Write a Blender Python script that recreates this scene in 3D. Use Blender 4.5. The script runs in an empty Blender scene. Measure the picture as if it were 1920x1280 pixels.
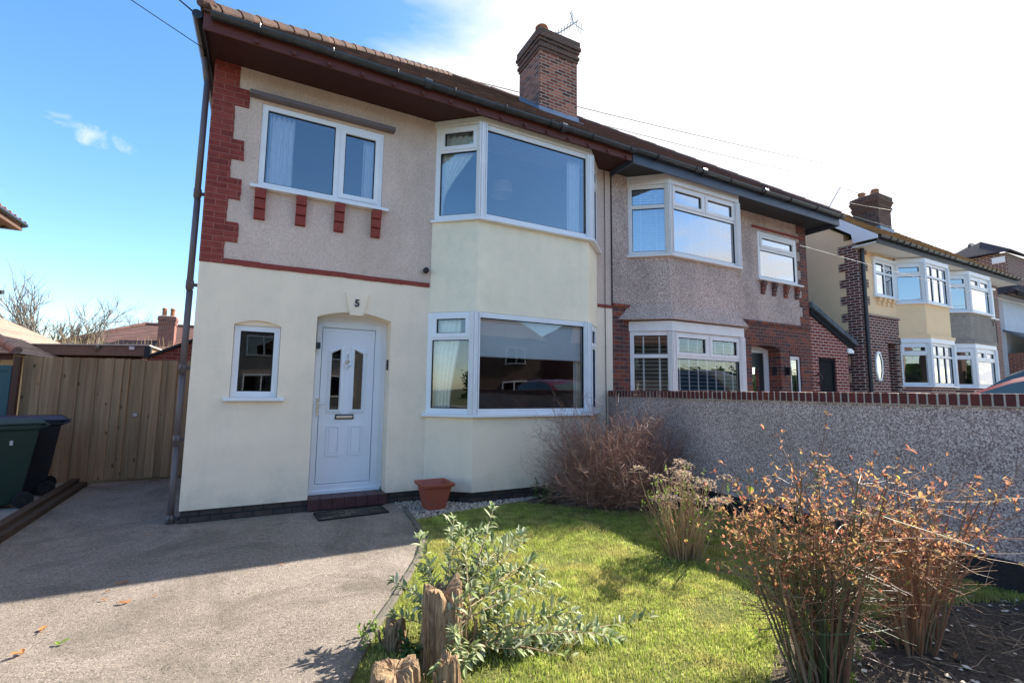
import bpy, bmesh, math, random
import numpy as np
from mathutils import Vector as V, Matrix
R = math.radians
random.seed(7)
sc = bpy.context.scene
COL = sc.collection

# ---------------------------------------------------------------- camera
CAM = V((0.799, -6.798, 1.597)); FPX = 879.3
_y, _p, _r = R(-27.667), R(5.962), R(0.672)
FW = V((-math.sin(_y)*math.cos(_p), math.cos(_y)*math.cos(_p), math.sin(_p)))
_rt = V((math.cos(_y), math.sin(_y), 0)); _up = _rt.cross(FW)
RT = _rt*math.cos(_r) + _up*math.sin(_r); UP = -_rt*math.sin(_r) + _up*math.cos(_r)
cd = bpy.data.cameras.new('camera'); cam = bpy.data.objects.new('camera', cd); COL.objects.link(cam)
cd.sensor_width = 36; cd.lens = FPX/1920*36; cd.clip_start = .05; cd.clip_end = 3000
M = Matrix((RT, UP, -FW)).transposed().to_4x4(); M.translation = CAM
cam.matrix_world = M
sc.camera = cam

def PX(u, v, ax, val):            # where the sight line of a measured photo point meets a known wall or ground plane
    r = FW + RT*((u-960)/FPX) - UP*((v-640)/FPX)
    return CAM + r*((val-CAM[ax])/r[ax])

# ---------------------------------------------------------------- light
SUN = V((1.22, .185, 1.0)).normalized()
EL = math.asin(SUN.z); AZ = math.atan2(SUN.x, SUN.y)
sl = bpy.data.lights.new('sun', 'SUN'); sl.energy = 5.0; sl.angle = R(.5); sl.color = (1, .94, .85)
so = bpy.data.objects.new('sun', sl); COL.objects.link(so); so.location = (20, 0, 30)
so.rotation_euler = SUN.to_track_quat('Z', 'Y').to_euler()
w = bpy.data.worlds.new('World'); sc.world = w; w.use_nodes = True
nt = w.node_tree; nt.nodes.clear()
def N(nt, t, **k):
    n = nt.nodes.new(t)
    for a, b in k.items():
        if a.startswith('i_'): n.inputs[a[2:].replace('_', ' ')].default_value = b
        else: setattr(n, a, b)
    return n
def mathn(nt, op, a, b=None, clamp=False):
    n = nt.nodes.new('ShaderNodeMath'); n.operation = op; n.use_clamp = clamp
    for i, x in enumerate((a, b)):
        if x is None: continue
        if isinstance(x, (int, float)): n.inputs[i].default_value = x
        else: nt.links.new(x, n.inputs[i])
    return n.outputs[0]
def ramp(nt, fac, stops, mode='LINEAR'):
    n = nt.nodes.new('ShaderNodeValToRGB'); cr = n.color_ramp; cr.interpolation = mode
    while len(cr.elements) < len(stops): cr.elements.new(.5)
    for e, (p, c) in zip(cr.elements, stops):
        e.position = p; e.color = (c, c, c, 1) if isinstance(c, (int, float)) else (*c, 1)
    nt.links.new(fac, n.inputs[0]); return n.outputs[0]
def mixc(nt, f, a, b, mode='MIX'):
    n = nt.nodes.new('ShaderNodeMix'); n.data_type = 'RGBA'; n.blend_type = mode
    for i, x in ((0, f), (6, a), (7, b)):
        if isinstance(x, (int, float)): n.inputs[i].default_value = x
        elif isinstance(x, tuple): n.inputs[i].default_value = (*x, 1)
        else: nt.links.new(x, n.inputs[i])
    return n.outputs[2]
sky = N(nt, 'ShaderNodeTexSky', sky_type='NISHITA', sun_disc=False, sun_elevation=EL, sun_rotation=AZ,
        altitude=0, air_density=1.0, dust_density=.6, ozone_density=1.6)
tc = N(nt, 'ShaderNodeTexCoord'); sep = N(nt, 'ShaderNodeSeparateXYZ'); nt.links.new(tc.outputs['Generated'], sep.inputs[0])
den = mathn(nt, 'ADD', mathn(nt, 'MAXIMUM', sep.outputs[2], 0.0), .22)
cmb = N(nt, 'ShaderNodeCombineXYZ')
nt.links.new(mathn(nt, 'DIVIDE', sep.outputs[0], den), cmb.inputs[0]); nt.links.new(mathn(nt, 'DIVIDE', sep.outputs[1], den), cmb.inputs[1])
cmb.inputs[2].default_value = 9.3
cn = N(nt, 'ShaderNodeTexNoise', i_Scale=1.5, i_Detail=10.0, i_Roughness=.60, i_Distortion=.5); nt.links.new(cmb.outputs[0], cn.inputs['Vector'])
dot = N(nt, 'ShaderNodeVectorMath', operation='DOT_PRODUCT'); nt.links.new(tc.outputs['Generated'], dot.inputs[0])
dot.inputs[1].default_value = SUN
bias = ramp(nt, dot.outputs['Value'], [(.0, 0), (.46, .0), (.60, .17), (.76, .34), (.97, .46)])
cl = mathn(nt, 'ADD', cn.outputs[0], bias)
mask = ramp(nt, cl, [(.645, 0), (.73, .35), (.88, 1)])
CLOUD_COL = (5.8, 5.8, 5.9)
hs = N(nt, 'ShaderNodeHueSaturation', i_Saturation=1.25, i_Value=1.55); nt.links.new(sky.outputs[0], hs.inputs['Color'])
# one thin wisp of cloud low in the left of the sky
w0 = (PX(60, 212, 1, 1000)-CAM).normalized(); w1 = (PX(262, 286, 1, 1000)-CAM).normalized(); wc = ((w0+w1)/2).normalized(); t1 = (w1-w0).normalized(); t2 = wc.cross(t1).normalized(); half = (w1-w0).length/2
def dotn(v, k):
    n = N(nt, 'ShaderNodeVectorMath', operation='DOT_PRODUCT'); nt.links.new(tc.outputs['Generated'], n.inputs[0]); n.inputs[1].default_value = v; return mathn(nt, 'POWER', mathn(nt, 'ABSOLUTE', mathn(nt, 'DIVIDE', mathn(nt, 'SUBTRACT', n.outputs['Value'], wc.dot(v)), k)), 2.0)
wn = N(nt, 'ShaderNodeTexNoise', i_Scale=24.0, i_Detail=9.0, i_Roughness=.62, i_Distortion=.6); nt.links.new(tc.outputs['Generated'], wn.inputs['Vector'])
fr_ = N(nt, 'ShaderNodeVectorMath', operation='DOT_PRODUCT'); nt.links.new(tc.outputs['Generated'], fr_.inputs[0]); fr_.inputs[1].default_value = wc
ell = mathn(nt, 'SUBTRACT', mathn(nt, 'SUBTRACT', 1.0, dotn(t1, half)), dotn(t2, half*.34)); ell = mathn(nt, 'MULTIPLY', mathn(nt, 'MAXIMUM', ell, 0.0), mathn(nt, 'GREATER_THAN', fr_.outputs['Value'], .8))
wm = mathn(nt, 'MULTIPLY', ramp(nt, mathn(nt, 'ADD', mathn(nt, 'MULTIPLY', ell, .42), mathn(nt, 'MULTIPLY', mathn(nt, 'SUBTRACT', wn.outputs[0], .5), 1.9)), [(.10, 0), (.70, 1)]), .62)
wm = mathn(nt, 'MULTIPLY', wm, ramp(nt, ell, [(0, 0), (.45, 1)]))
mask = mathn(nt, 'MAXIMUM', mask, wm)
col = mixc(nt, mask, hs.outputs[0], CLOUD_COL)
bg = N(nt, 'ShaderNodeBackground'); bg.inputs[1].default_value = .085
nt.links.new(col, bg.inputs[0]); wo = N(nt, 'ShaderNodeOutputWorld'); nt.links.new(bg.outputs[0], wo.inputs[0])
sc.view_settings.view_transform = 'Standard'; sc.view_settings.look = 'None'
sc.view_settings.exposure = 1.4; sc.view_settings.gamma = 1

# ---------------------------------------------------------------- materials
MATS = {}
def newmat(name, rough=.8, spec=.3, metal=0):
    m = bpy.data.materials.new(name); m.use_nodes = True; MATS[name] = m
    b = m.node_tree.nodes['Principled BSDF']; b.inputs['Roughness'].default_value = rough
    b.inputs['Specular IOR Level'].default_value = spec; b.inputs['Metallic'].default_value = metal
    return m, m.node_tree, b
def pos(nt): return N(nt, 'ShaderNodeNewGeometry').outputs['Position']
def noise(nt, vec, scale, detail=4, rough=.6, dist=0):
    n = N(nt, 'ShaderNodeTexNoise', i_Scale=scale, i_Detail=detail, i_Roughness=rough, i_Distortion=dist); nt.links.new(vec, n.inputs['Vector']); return n.outputs[0]
def scaled(nt, vec, s):
    n = N(nt, 'ShaderNodeVectorMath', operation='MULTIPLY'); nt.links.new(vec, n.inputs[0]); n.inputs[1].default_value = s; return n.outputs[0]
def bump(nt, b, h, dist=.01, strength=1):
    n = N(nt, 'ShaderNodeBump'); n.inputs['Distance'].default_value = dist; n.inputs['Strength'].default_value = strength
    nt.links.new(h, n.inputs['Height']); nt.links.new(n.outputs[0], b.inputs['Normal']); return n
def plain(name, c, rough=.6, var=.12, vs=6, spec=.3, metal=0, bmp=0, bs=60, stretch=(1,1,1), dirt=None, foot=None):
    m, nt, b = newmat(name, rough, spec, metal); P = scaled(nt, pos(nt), stretch)
    n = noise(nt, P, vs, 5)
    c1 = tuple(x*(1-var) for x in c); c2 = tuple(min(1, x*(1+var)) for x in c)
    o = mixc(nt, ramp(nt, n, [(.3, 0), (.7, 1)]), c1, c2)
    if dirt:
        n2 = noise(nt, P, dirt[1], 6, .7); o = mixc(nt, mathn(nt, 'MULTIPLY', ramp(nt, n2, [(.48, 0), (.75, 1)]), dirt[2]), o, dirt[0])
    if foot or name == 'pale_green_render':   # faint run-off streaks
        o = mixc(nt, mathn(nt, 'MULTIPLY', ramp(nt, noise(nt, scaled(nt, P, (7, 7, .35)), 1, 6, .7), [(.50, 0), (.78, 1)]), .15), o, tuple(x*.66 for x in c))
    if foot:   # algae and rain splash along the foot of the wall
        sx = N(nt, 'ShaderNodeSeparateXYZ'); nt.links.new(P, sx.inputs[0]); hz = mathn(nt, 'ADD', mathn(nt, 'SUBTRACT', .62, sx.outputs[2]), mathn(nt, 'MULTIPLY', mathn(nt, 'SUBTRACT', noise(nt, P, 3.5, 6, .7), .5), 1.5)); o = mixc(nt, mathn(nt, 'MULTIPLY', ramp(nt, hz, [(.22, 0), (.85, 1)]), .42), o, foot)
    nt.links.new(o, b.inputs['Base Color'])
    if bmp: bump(nt, b, noise(nt, P, bs, 3), bmp)
    return m
def speckle(name, cols, scale=90, rough=.95, bmp=.006, big=(.85, 1.1), stain=None):
    """roughcast / pebbledash: every little stone has its own colour"""
    m, nt, b = newmat(name, rough, .15); P = pos(nt)
    v = N(nt, 'ShaderNodeTexVoronoi', i_Scale=scale); nt.links.new(P, v.inputs['Vector'])
    s = N(nt, 'ShaderNodeSeparateColor'); nt.links.new(v.outputs['Color'], s.inputs[0])
    k = len(cols); o = ramp(nt, s.outputs[0], [((i)/k, c) for i, c in enumerate(cols)], 'CONSTANT')
    n = noise(nt, P, 1.6, 5)
    o = mixc(nt, 1.0, o, ramp(nt, n, [(.3, big[0]), (.7, big[1])]), 'MULTIPLY')
    if stain: o = mixc(nt, mathn(nt, 'MULTIPLY', ramp(nt, noise(nt, scaled(nt, P, (1.3, 1.3, .35)), stain[1], 6), [(.47, 0), (.7, 1)]), stain[2]), o, stain[0])
    nt.links.new(o, b.inputs['Base Color'])
    h = mathn(nt, 'ADD', mathn(nt, 'MULTIPLY', v.outputs['Distance'], -1), noise(nt, P, 9, 4))
    bump(nt, b, h, bmp); return m
def brick(name, c1, c2, c3, mortar, rough=.85, bw=.225, rh=.0775, ms=.009, bmp=.004, pbump=1):
    m, nt, b = newmat(name, rough, .25); P = pos(nt); s = N(nt, 'ShaderNodeSeparateXYZ'); nt.links.new(P, s.inputs[0])
    cb = N(nt, 'ShaderNodeCombineXYZ'); nt.links.new(mathn(nt, 'ADD', s.outputs[0], s.outputs[1]), cb.inputs[0]); nt.links.new(s.outputs[2], cb.inputs[1])
    dst = N(nt, 'ShaderNodeTexNoise', i_Scale=7, i_Detail=2.0); nt.links.new(P, dst.inputs['Vector'])
    vm = N(nt, 'ShaderNodeVectorMath', operation='MULTIPLY_ADD'); nt.links.new(dst.outputs['Color'], vm.inputs[0]); vm.inputs[1].default_value = (.008, .006, 0); nt.links.new(cb.outputs[0], vm.inputs[2])
    t = N(nt, 'ShaderNodeTexBrick'); t.inputs['Scale'].default_value = 1; t.inputs['Brick Width'].default_value = bw
    t.inputs['Row Height'].default_value = rh; t.inputs['Mortar Size'].default_value = ms; t.inputs['Mortar Smooth'].default_value = .3
    t.inputs['Color1'].default_value = (0, 0, 0, 1); t.inputs['Color2'].default_value = (1, 1, 1, 1); t.inputs['Mortar'].default_value = (.5, .5, .5, 1); t.inputs['Bias'].default_value = 0
    nt.links.new(vm.outputs[0], t.inputs['Vector'])
    o = ramp(nt, t.outputs['Color'], [(0, c1), (.45, c2), (1, c3)])
    o = mixc(nt, 1.0, o, ramp(nt, noise(nt, P, 14, 5), [(.25, .68), (.75, 1.2)]), 'MULTIPLY')
    o = mixc(nt, t.outputs['Fac'], o, mortar); nt.links.new(o, b.inputs['Base Color'])
    h = mathn(nt, 'ADD', mathn(nt, 'MULTIPLY', t.outputs['Fac'], -1), mathn(nt, 'MULTIPLY', noise(nt, P, 70, 3), .5)); bump(nt, b, h, bmp); return m

plain('cream_render', (.92, .755, .575), .75, .05, 1.3, .25, bmp=.0025, bs=60, dirt=((.50, .50, .40), 1.6, .35), foot=(.33, .32, .25))
plain('pale_green_render', (.92, .80, .60), .75, .06, 1.6, .25, bmp=.002, bs=55, dirt=((.56, .56, .44), 2.2, .35))
plain('cream_reveal', (.75, .69, .50), .75, .05, 3)
speckle('own_roughcast', [(.74, .57, .47), (.64, .48, .40), (.78, .61, .51), (.70, .53, .44), (.54, .40, .33)], 150, bmp=.0022, big=(.9, 1.06), stain=((.40, .30, .20), 1.3, .35))
speckle('neighbour_dash', [(.70, .56, .48), (.34, .21, .17), (.58, .42, .35), (.82, .70, .62), (.46, .31, .25), (.62, .46, .39), (.25, .15, .12)], 115, bmp=.0035, stain=((.20, .17, .16), 1.2, .5))
speckle('wall_dash', [(.66, .53, .48), (.34, .25, .23), (.52, .40, .36), (.82, .69, .62), (.40, .30, .27), (.58, .45, .41), (.24, .17, .155)], 92, bmp=.0045, stain=((.26, .21, .19), 1.0, .35))
speckle('grey_dash', [(.30, .26, .22), (.36, .32, .27), (.26, .22, .19)], 60, bmp=.003, stain=((.15, .13, .12), 1.2, .5))
plain('painted_brick_red', (.25, .040, .028), .6, .18, 18, .35, bmp=.002, bs=90)
def _pb():   # painted brickwork, joints just showing through the paint
    m = brick('painted_quoin', (.20, .034, .026), (.26, .044, .032), (.30, .056, .040), (.36, .14, .105), .6, .225, .0775, .005, .008); return m
_pb()
brick('neighbour_brick', (.30, .075, .04), (.19, .058, .042), (.095, .05, .05), (.20, .155, .13), ms=.008)
brick('chimney_brick', (.46, .17, .10), (.30, .09, .055), (.07, .035, .03), (.36, .30, .25), ms=.012)
brick('dark_chimney_brick', (.11, .07, .055), (.16, .08, .06), (.06, .045, .04), (.15, .12, .10), ms=.011)
brick('extension_brick', (.30, .055, .035), (.25, .045, .030), (.20, .035, .025), (.55, .45, .40), ms=.010)
brick('dark_brick', (.11, .035, .03), (.17, .045, .033), (.055, .025, .025), (.50, .42, .36), ms=.012)
brick('plinth_brick', (.06, .05, .05), (.09, .06, .05), (.045, .04, .04), (.03, .03, .03), ms=.01)
brick('plain_red_brick', (.30, .09, .06), (.24, .07, .05), (.18, .06, .045), (.35, .30, .26))
brick('rear_brick', (.34, .08, .05), (.30, .065, .04), (.24, .055, .04), (.30, .2, .16))
def coping_mat():
    m, nt, b = newmat('coping_brick', .6, .35); P = pos(nt); g = N(nt, 'ShaderNodeNewGeometry')
    o = ramp(nt, g.outputs['Random Per Island'], [(0, (.10, .022, .02)), (.5, (.16, .030, .024)), (1, (.07, .020, .02))])
    o = mixc(nt, 1.0, o, ramp(nt, noise(nt, P, 40, 5), [(.25, .6), (.75, 1.3)]), 'MULTIPLY'); nt.links.new(o, b.inputs['Base Color']); bump(nt, b, noise(nt, P, 80, 4), .003)
coping_mat()
plain('mortar', (.46, .40, .34), .95, .15, 30, bmp=.003)
plain('bitumen', (.022, .022, .028), .5, .3, 20, .4, bmp=.004, bs=40)
plain('upvc', (.80, .80, .82), .32, .03, 4, .45, dirt=((.62, .60, .55), 3, .25))
plain('upvc_warm', (.76, .72, .70), .35, .04, 4, .45, dirt=((.55, .50, .45), 3, .3))
plain('white_gloss', (.78, .80, .84), .3, .02, 4, .45)
plain('white_board', (.72, .70, .64), .5, .05, 8, dirt=((.45, .42, .35), 5, .4))
plain('gasket', (.012, .012, .013), .5, .1)
plain('fascia_red', (.11, .030, .022), .5, .16, 10, .35, stretch=(.2, 1, 1), bmp=.001)
plain('soffit_red', (.055, .019, .015), .6, .10, 6)
plain('fascia_navy', (.055, .072, .105), .4, .12, 5, .4)
def grooves(name, c, pitch, axis=0, rough=.5):
    m, nt, b = newmat(name, rough, .35); P = pos(nt); s = N(nt, 'ShaderNodeSeparateXYZ'); nt.links.new(P, s.inputs[0])
    f = mathn(nt, 'FRACT', mathn(nt, 'DIVIDE', s.outputs[axis], pitch)); g = ramp(nt, f, [(0, 0), (.06, 1), (.94, 1), (1, 0)])
    o = mixc(nt, g, tuple(x*.35 for x in c), c); nt.links.new(o, b.inputs['Base Color']); bump(nt, b, g, .006); return m
grooves('soffit_black', (.028, .028, .032), .1)
plain('gutter_black', (.020, .021, .024), .33, .25, 9, .5, dirt=((.06, .06, .06), 7, .5))
plain('gutter_grey', (.030, .032, .035), .38, .25, 7, .5, dirt=((.10, .10, .10), 6, .5))
plain('downpipe', (.15, .115, .11), .42, .10, 5, .45, dirt=((.10, .08, .08), 5, .5))
plain('black_plastic', (.016, .016, .018), .42, .2, 8, .45)
plain('matt_black', (.018, .018, .02), .85, .15, 6, .1); plain('dark_metal', (.03, .03, .033), .45, .2, 20, .5, metal=.6)
plain('lead', (.19, .24, .32), .5, .2, 10, .5, metal=.3)
plain('aluminium', (.45, .45, .46), .35, .1, 20, .5, metal=.9)
plain('chrome', (.75, .75, .76), .16, .05, 20, .6, metal=1)
plain('terracotta', (.33, .14, .075), .75, .2, 12)
plain('terracotta_plastic', (.36, .085, .05), .5, .08, 5, .4, dirt=((.22, .10, .07), 6, .5))
plain('quarry_tile', (.075, .030, .030), .5, .25, 9, .35, bmp=.001)
def tiles_mat(name, a, b_, c, moss, ms=.5):
    m, nt, b = newmat(name, .9, .2); P = pos(nt); g = N(nt, 'ShaderNodeNewGeometry')
    o = ramp(nt, g.outputs['Random Per Island'], [(0, a), (.5, b_), (1, c)])
    o = mixc(nt, mathn(nt, 'MULTIPLY', ramp(nt, noise(nt, P, 6, 6, .7), [(.45, 0), (.65, 1)]), ms), o, moss)
    o = mixc(nt, 1.0, o, ramp(nt, noise(nt, P, 50, 3), [(.3, .75), (.7, 1.2)]), 'MULTIPLY')
    nt.links.new(o, b.inputs['Base Color']); bump(nt, b, noise(nt, P, 45, 4), .006); return m
tiles_mat('roof_tile', (.22, .12, .09), (.15, .085, .065), (.11, .07, .06), (.06, .055, .04), .8)
tiles_mat('hip_tile', (.17, .10, .075), (.12, .07, .055), (.08, .055, .045), (.08, .065, .05), .6)
tiles_mat('moss_tile', (.25, .14, .08), (.33, .19, .10), (.18, .11, .07), (.30, .22, .08), .8)
tiles_mat('brown_tile', (.15, .08, .07), (.12, .07, .06), (.17, .085, .075), (.09, .07, .055), .4)
tiles_mat('garage_tile', (.30, .22, .19), (.35, .27, .23), (.40, .29, .22), (.25, .21, .15), .5)
tiles_mat('slate', (.10, .12, .14), (.13, .15, .17), (.09, .10, .12), (.10, .11, .11), .3)
tiles_mat('dark_slate', (.045, .045, .06), (.06, .05, .06), (.05, .04, .05), (.05, .05, .05), .3)
plain('orange_cream', (.90, .64, .38), .85, .06, 2, bmp=.003, bs=40, dirt=((.48, .34, .2), 2, .35))
plain('pale_cream', (.80, .66, .42), .85, .05, 2, bmp=.002, dirt=((.48, .40, .27), 2, .3))
plain('pale_blue_render', (.60, .63, .68), .85, .05, 2)
def glassmat(name, refl=.0, tint=(.92, .95, .95), k=2.2):
    m, nt, b = newmat(name); nt.nodes.remove(b); out = nt.nodes['Material Output']
    fr = N(nt, 'ShaderNodeFresnel', i_IOR=1.5); tr = N(nt, 'ShaderNodeBsdfTransparent'); tr.inputs[0].default_value = (*tint, 1)
    gl = N(nt, 'ShaderNodeBsdfGlossy'); gl.inputs['Roughness'].default_value = .0; gl.inputs['Color'].default_value = (.95, .97, 1, 1)
    wv = N(nt, 'ShaderNodeBump'); wv.inputs['Distance'].default_value = .003; nt.links.new(noise(nt, pos(nt), 1.3, 1), wv.inputs['Height']); nt.links.new(wv.outputs[0], gl.inputs['Normal'])
    mx = N(nt, 'ShaderNodeMixShader'); nt.links.new(mathn(nt, 'ADD', mathn(nt, 'MULTIPLY', fr.outputs[0], k), refl, True), mx.inputs[0])
    nt.links.new(tr.outputs[0], mx.inputs[1]); nt.links.new(gl.outputs[0], mx.inputs[2]); nt.links.new(mx.outputs[0], out.inputs[0]); return m
glassmat('glass', .13, k=2.6); glassmat('low_glass', .03, k=1.9); glassmat('dark_glass', .05, (.25, .28, .28), 2)
glassmat('bright_glass', .30, k=3)
plain('curtain', (.88, .86, .90), .9, .04, 6); plain('curtain_cream', (.86, .86, .78), .9, .05, 6)
plain('blind', (.74, .76, .80), .6, .03, 6); plain('shutter', (.86, .84, .82), .5, .03, 6); plain('roller', (.86, .88, .88), .9, .04, 4)
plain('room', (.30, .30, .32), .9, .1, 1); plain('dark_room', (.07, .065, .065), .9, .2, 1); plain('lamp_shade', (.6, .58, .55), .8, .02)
def wood(name, a, b_, knots=True, rough=.8, sc_=(22, 22, 1.0), bd=.003):
    m, nt, b = newmat(name, rough, .2); P = pos(nt); g = N(nt, 'ShaderNodeNewGeometry')
    off = N(nt, 'ShaderNodeVectorMath', operation='MULTIPLY_ADD'); cc = N(nt, 'ShaderNodeCombineXYZ'); nt.links.new(g.outputs['Random Per Island'], cc.inputs[2]); nt.links.new(cc.outputs[0], off.inputs[0]); off.inputs[1].default_value = (1, 1, 30); nt.links.new(P, off.inputs[2])
    st = scaled(nt, off.outputs[0], sc_); n = noise(nt, st, 1, 5, .6, .6)
    o = mixc(nt, ramp(nt, n, [(.3, 0), (.7, 1)]), a, b_)
    o = mixc(nt, 1.0, o, ramp(nt, g.outputs['Random Per Island'], [(0, .75), (1, 1.18)]), 'MULTIPLY')
    v = N(nt, 'ShaderNodeTexVoronoi', i_Scale=1.0); nt.links.new(scaled(nt, off.outputs[0], (7, 7, 3.2)), v.inputs['Vector'])
    o = mixc(nt, ramp(nt, v.outputs['Distance'], [(.06, 1), (.15, 0)]), o, tuple(x*.35 for x in a)); nt.links.new(o, b.inputs['Base Color']); bump(nt, b, n, bd)
    return m
wood('fence_wood', (.29, .185, .10), (.46, .31, .175)); wood('sleeper_wood', (.045, .032, .024), (.09, .06, .042)); wood('stump_wood', (.13, .075, .04), (.42, .29, .17), sc_=(70, 70, 5), bd=.012)
wood('dark_board', (.10, .06, .045), (.15, .09, .065))
grooves('teal_boards', (.045, .13, .145), .16)
plain('bin_green', (.015, .038, .026), .45, .12, 6, .4, dirt=((.03, .04, .03), 5, .4)); plain('bin_lid_purple', (.030, .028, .055), .4, .1, 6, .45); plain('bin_dark', (.013, .013, .016), .5, .2, 6, .35)
plain('rubber', (.02, .02, .02), .85, .2); plain('label_paper', (.5, .5, .5), .7, .05)
plain('car_red', (.17, .006, .012), .22, .03, 3, .6); plain('car_black', (.012, .013, .018), .15, .1, 3, .6); plain('car_silver', (.55, .56, .58), .2, .05, 3, .6, metal=.3)
plain('car_glass', (.05, .09, .10), .06, .1, 2, .8); plain('brown_board', (.26, .17, .13), .8, .15, 5); plain('cable', (.015, .015, .015), .6, .1); plain('light_cable', (.42, .42, .42), .6, .1)
# ground
def concrete():
    m, nt, b = newmat('drive_concrete', .9, .2); P = pos(nt)
    o = mixc(nt, ramp(nt, noise(nt, P, 1.1, 6, .6, .4), [(.3, 0), (.7, 1)]), (.225, .185, .148), (.325, .272, .222))
    v = N(nt, 'ShaderNodeTexVoronoi', i_Scale=95); nt.links.new(P, v.inputs['Vector']); s = N(nt, 'ShaderNodeSeparateColor'); nt.links.new(v.outputs['Color'], s.inputs[0])
    o = mixc(nt, 1.0, o, ramp(nt, s.outputs[0], [(0, .45), (.10, .78), (.35, .95), (.8, 1.1), (1, 1.45)]), 'MULTIPLY')
    o = mixc(nt, 1.0, o, ramp(nt, noise(nt, P, 160, 3), [(.3, .7), (.7, 1.25)]), 'MULTIPLY')
    v2 = N(nt, 'ShaderNodeTexVoronoi', i_Scale=11); nt.links.new(P, v2.inputs['Vector'])
    sp = mathn(nt, 'MULTIPLY', ramp(nt, v2.outputs['Distance'], [(.05, 1), (.12, 0)]), ramp(nt, noise(nt, P, 2.2, 2), [(.5, 0), (.6, 1)]))
    o = mixc(nt, mathn(nt, 'MULTIPLY', sp, .75), o, (.07, .06, .055)); o = mixc(nt, mathn(nt, 'MULTIPLY', ramp(nt, noise(nt, P, .9, 7, .72, .8), [(.47, 0), (.62, 1)]), .55), o, (.10, .085, .068)); o = mixc(nt, mathn(nt, 'MULTIPLY', ramp(nt, noise(nt, P, 3.1, 7, .8), [(.56, 0), (.70, 1)]), .35), o, (.34, .30, .22)); nt.links.new(o, b.inputs['Base Color'])
    h = mathn(nt, 'ADD', mathn(nt, 'MULTIPLY', v.outputs['Distance'], -.3), noise(nt, P, 55, 6, .8)); bump(nt, b, h, .012)
concrete()
def soil(name, cols, scale=60):
    m, nt, b = newmat(name, .95, .1); P = pos(nt); o = ramp(nt, noise(nt, P, scale, 6, .75), [(.3, cols[0]), (.5, cols[1]), (.72, cols[2])]); nt.links.new(o, b.inputs['Base Color']); bump(nt, b, noise(nt, P, 30, 6, .75), .03)
soil('soil', [(.045, .033, .026), (.11, .085, .066), (.28, .23, .18)]); soil('turf', [(.06, .08, .02), (.14, .16, .045), (.26, .25, .09)], 40)
plain('asphalt', (.05, .05, .05), .9, .2, 20, bmp=.004); plain('far_ground', (.10, .11, .05), .95, .3, .5); plain('paving', (.25, .24, .22), .9, .15, 5, bmp=.003)
plain('kerb_stone', (.15, .13, .105), .9, .25, 14, bmp=.008, dirt=((.06, .065, .03), 7, .8))
def leafy(name, cols, rough=.55, trans=.3, spec=.3, patch=None):
    m, nt, b = newmat(name, rough, spec); g = N(nt, 'ShaderNodeNewGeometry')
    o = ramp(nt, g.outputs['Random Per Island'], [(i/(len(cols)-1), c) for i, c in enumerate(cols)])
    if patch:
        P = pos(nt); o = mixc(nt, ramp(nt, noise(nt, P, 2.2, 6, .7), [(.47, 0), (.60, patch[1])]), o, patch[0]); o = mixc(nt, 1.0, o, ramp(nt, noise(nt, P, 7, 5, .7), [(.32, .45), (.66, 1.3)]), 'MULTIPLY')
    nt.links.new(o, b.inputs['Base Color'])
    if trans:
        t = N(nt, 'ShaderNodeBsdfTranslucent'); nt.links.new(o, t.inputs[0]); mx = N(nt, 'ShaderNodeMixShader'); mx.inputs[0].default_value = trans
        nt.links.new(b.outputs[0], mx.inputs[1]); nt.links.new(t.outputs[0], mx.inputs[2]); nt.links.new(mx.outputs[0], nt.nodes['Material Output'].inputs[0])
    return m
leafy('grass_blade', [(.27, .37, .05), (.42, .52, .09), (.58, .63, .15), (.34, .45, .07), (.64, .62, .20), (.68, .60, .28)], .6, .45, patch=((.62, .52, .20), .7))
leafy('grey_leaf', [(.22, .29, .11), (.38, .43, .22), (.11, .16, .05), (.62, .62, .42), (.27, .36, .11), (.46, .49, .28)], .55, .3)
leafy('fresh_leaf', [(.20, .34, .05), (.32, .44, .07), (.14, .26, .04)], .5, .5)
leafy('bronze_leaf', [(.42, .19, .11), (.56, .31, .18), (.30, .12, .07), (.52, .38, .14), (.50, .13, .09), (.42, .40, .12), (.58, .22, .14), (.60, .36, .24)], .6, .55)
leafy('yellow_leaf', [(.50, .55, .06), (.42, .50, .08)], .5, .6)
leafy('dead_flower', [(.42, .30, .20), (.56, .43, .32), (.28, .18, .12), (.66, .54, .42)], .9, .4)
leafy('fallen_leaf', [(.50, .22, .07), (.42, .16, .05), (.55, .33, .12)], .7, .3)
leafy('dark_leaf', [(.03, .07, .02), (.06, .12, .03), (.09, .17, .04)], .5, .3); leafy('ivy', [(.05, .08, .03), (.10, .13, .05)], .6, .2)
leafy('twig_red', [(.22, .10, .07), (.36, .19, .13), (.16, .07, .05), (.55, .38, .28)], .6, 0); leafy('twig_tan', [(.36, .24, .13), (.50, .36, .22), (.25, .15, .08)], .6, 0)
leafy('twig_green', [(.07, .11, .04), (.12, .15, .06), (.26, .13, .075), (.20, .10, .06), (.05, .07, .035), (.40, .25, .16)], .5, 0); leafy('twig_brown', [(.32, .14, .07), (.22, .11, .065), (.46, .27, .15), (.15, .12, .06)], .6, 0)
leafy('tree_bark', [(.16, .13, .10), (.22, .18, .14), (.12, .10, .08)], .9, 0); leafy('tree_bark_far', [(.22, .19, .19), (.26, .22, .22)], .9, 0); leafy('hedge_twig', [(.40, .28, .17), (.30, .26, .12), (.45, .33, .22)], .9, 0)
leafy('pebble', [(.62, .54, .44), (.80, .74, .64), (.42, .35, .28), (.70, .56, .42), (.32, .27, .23)], .7, 0)

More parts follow.
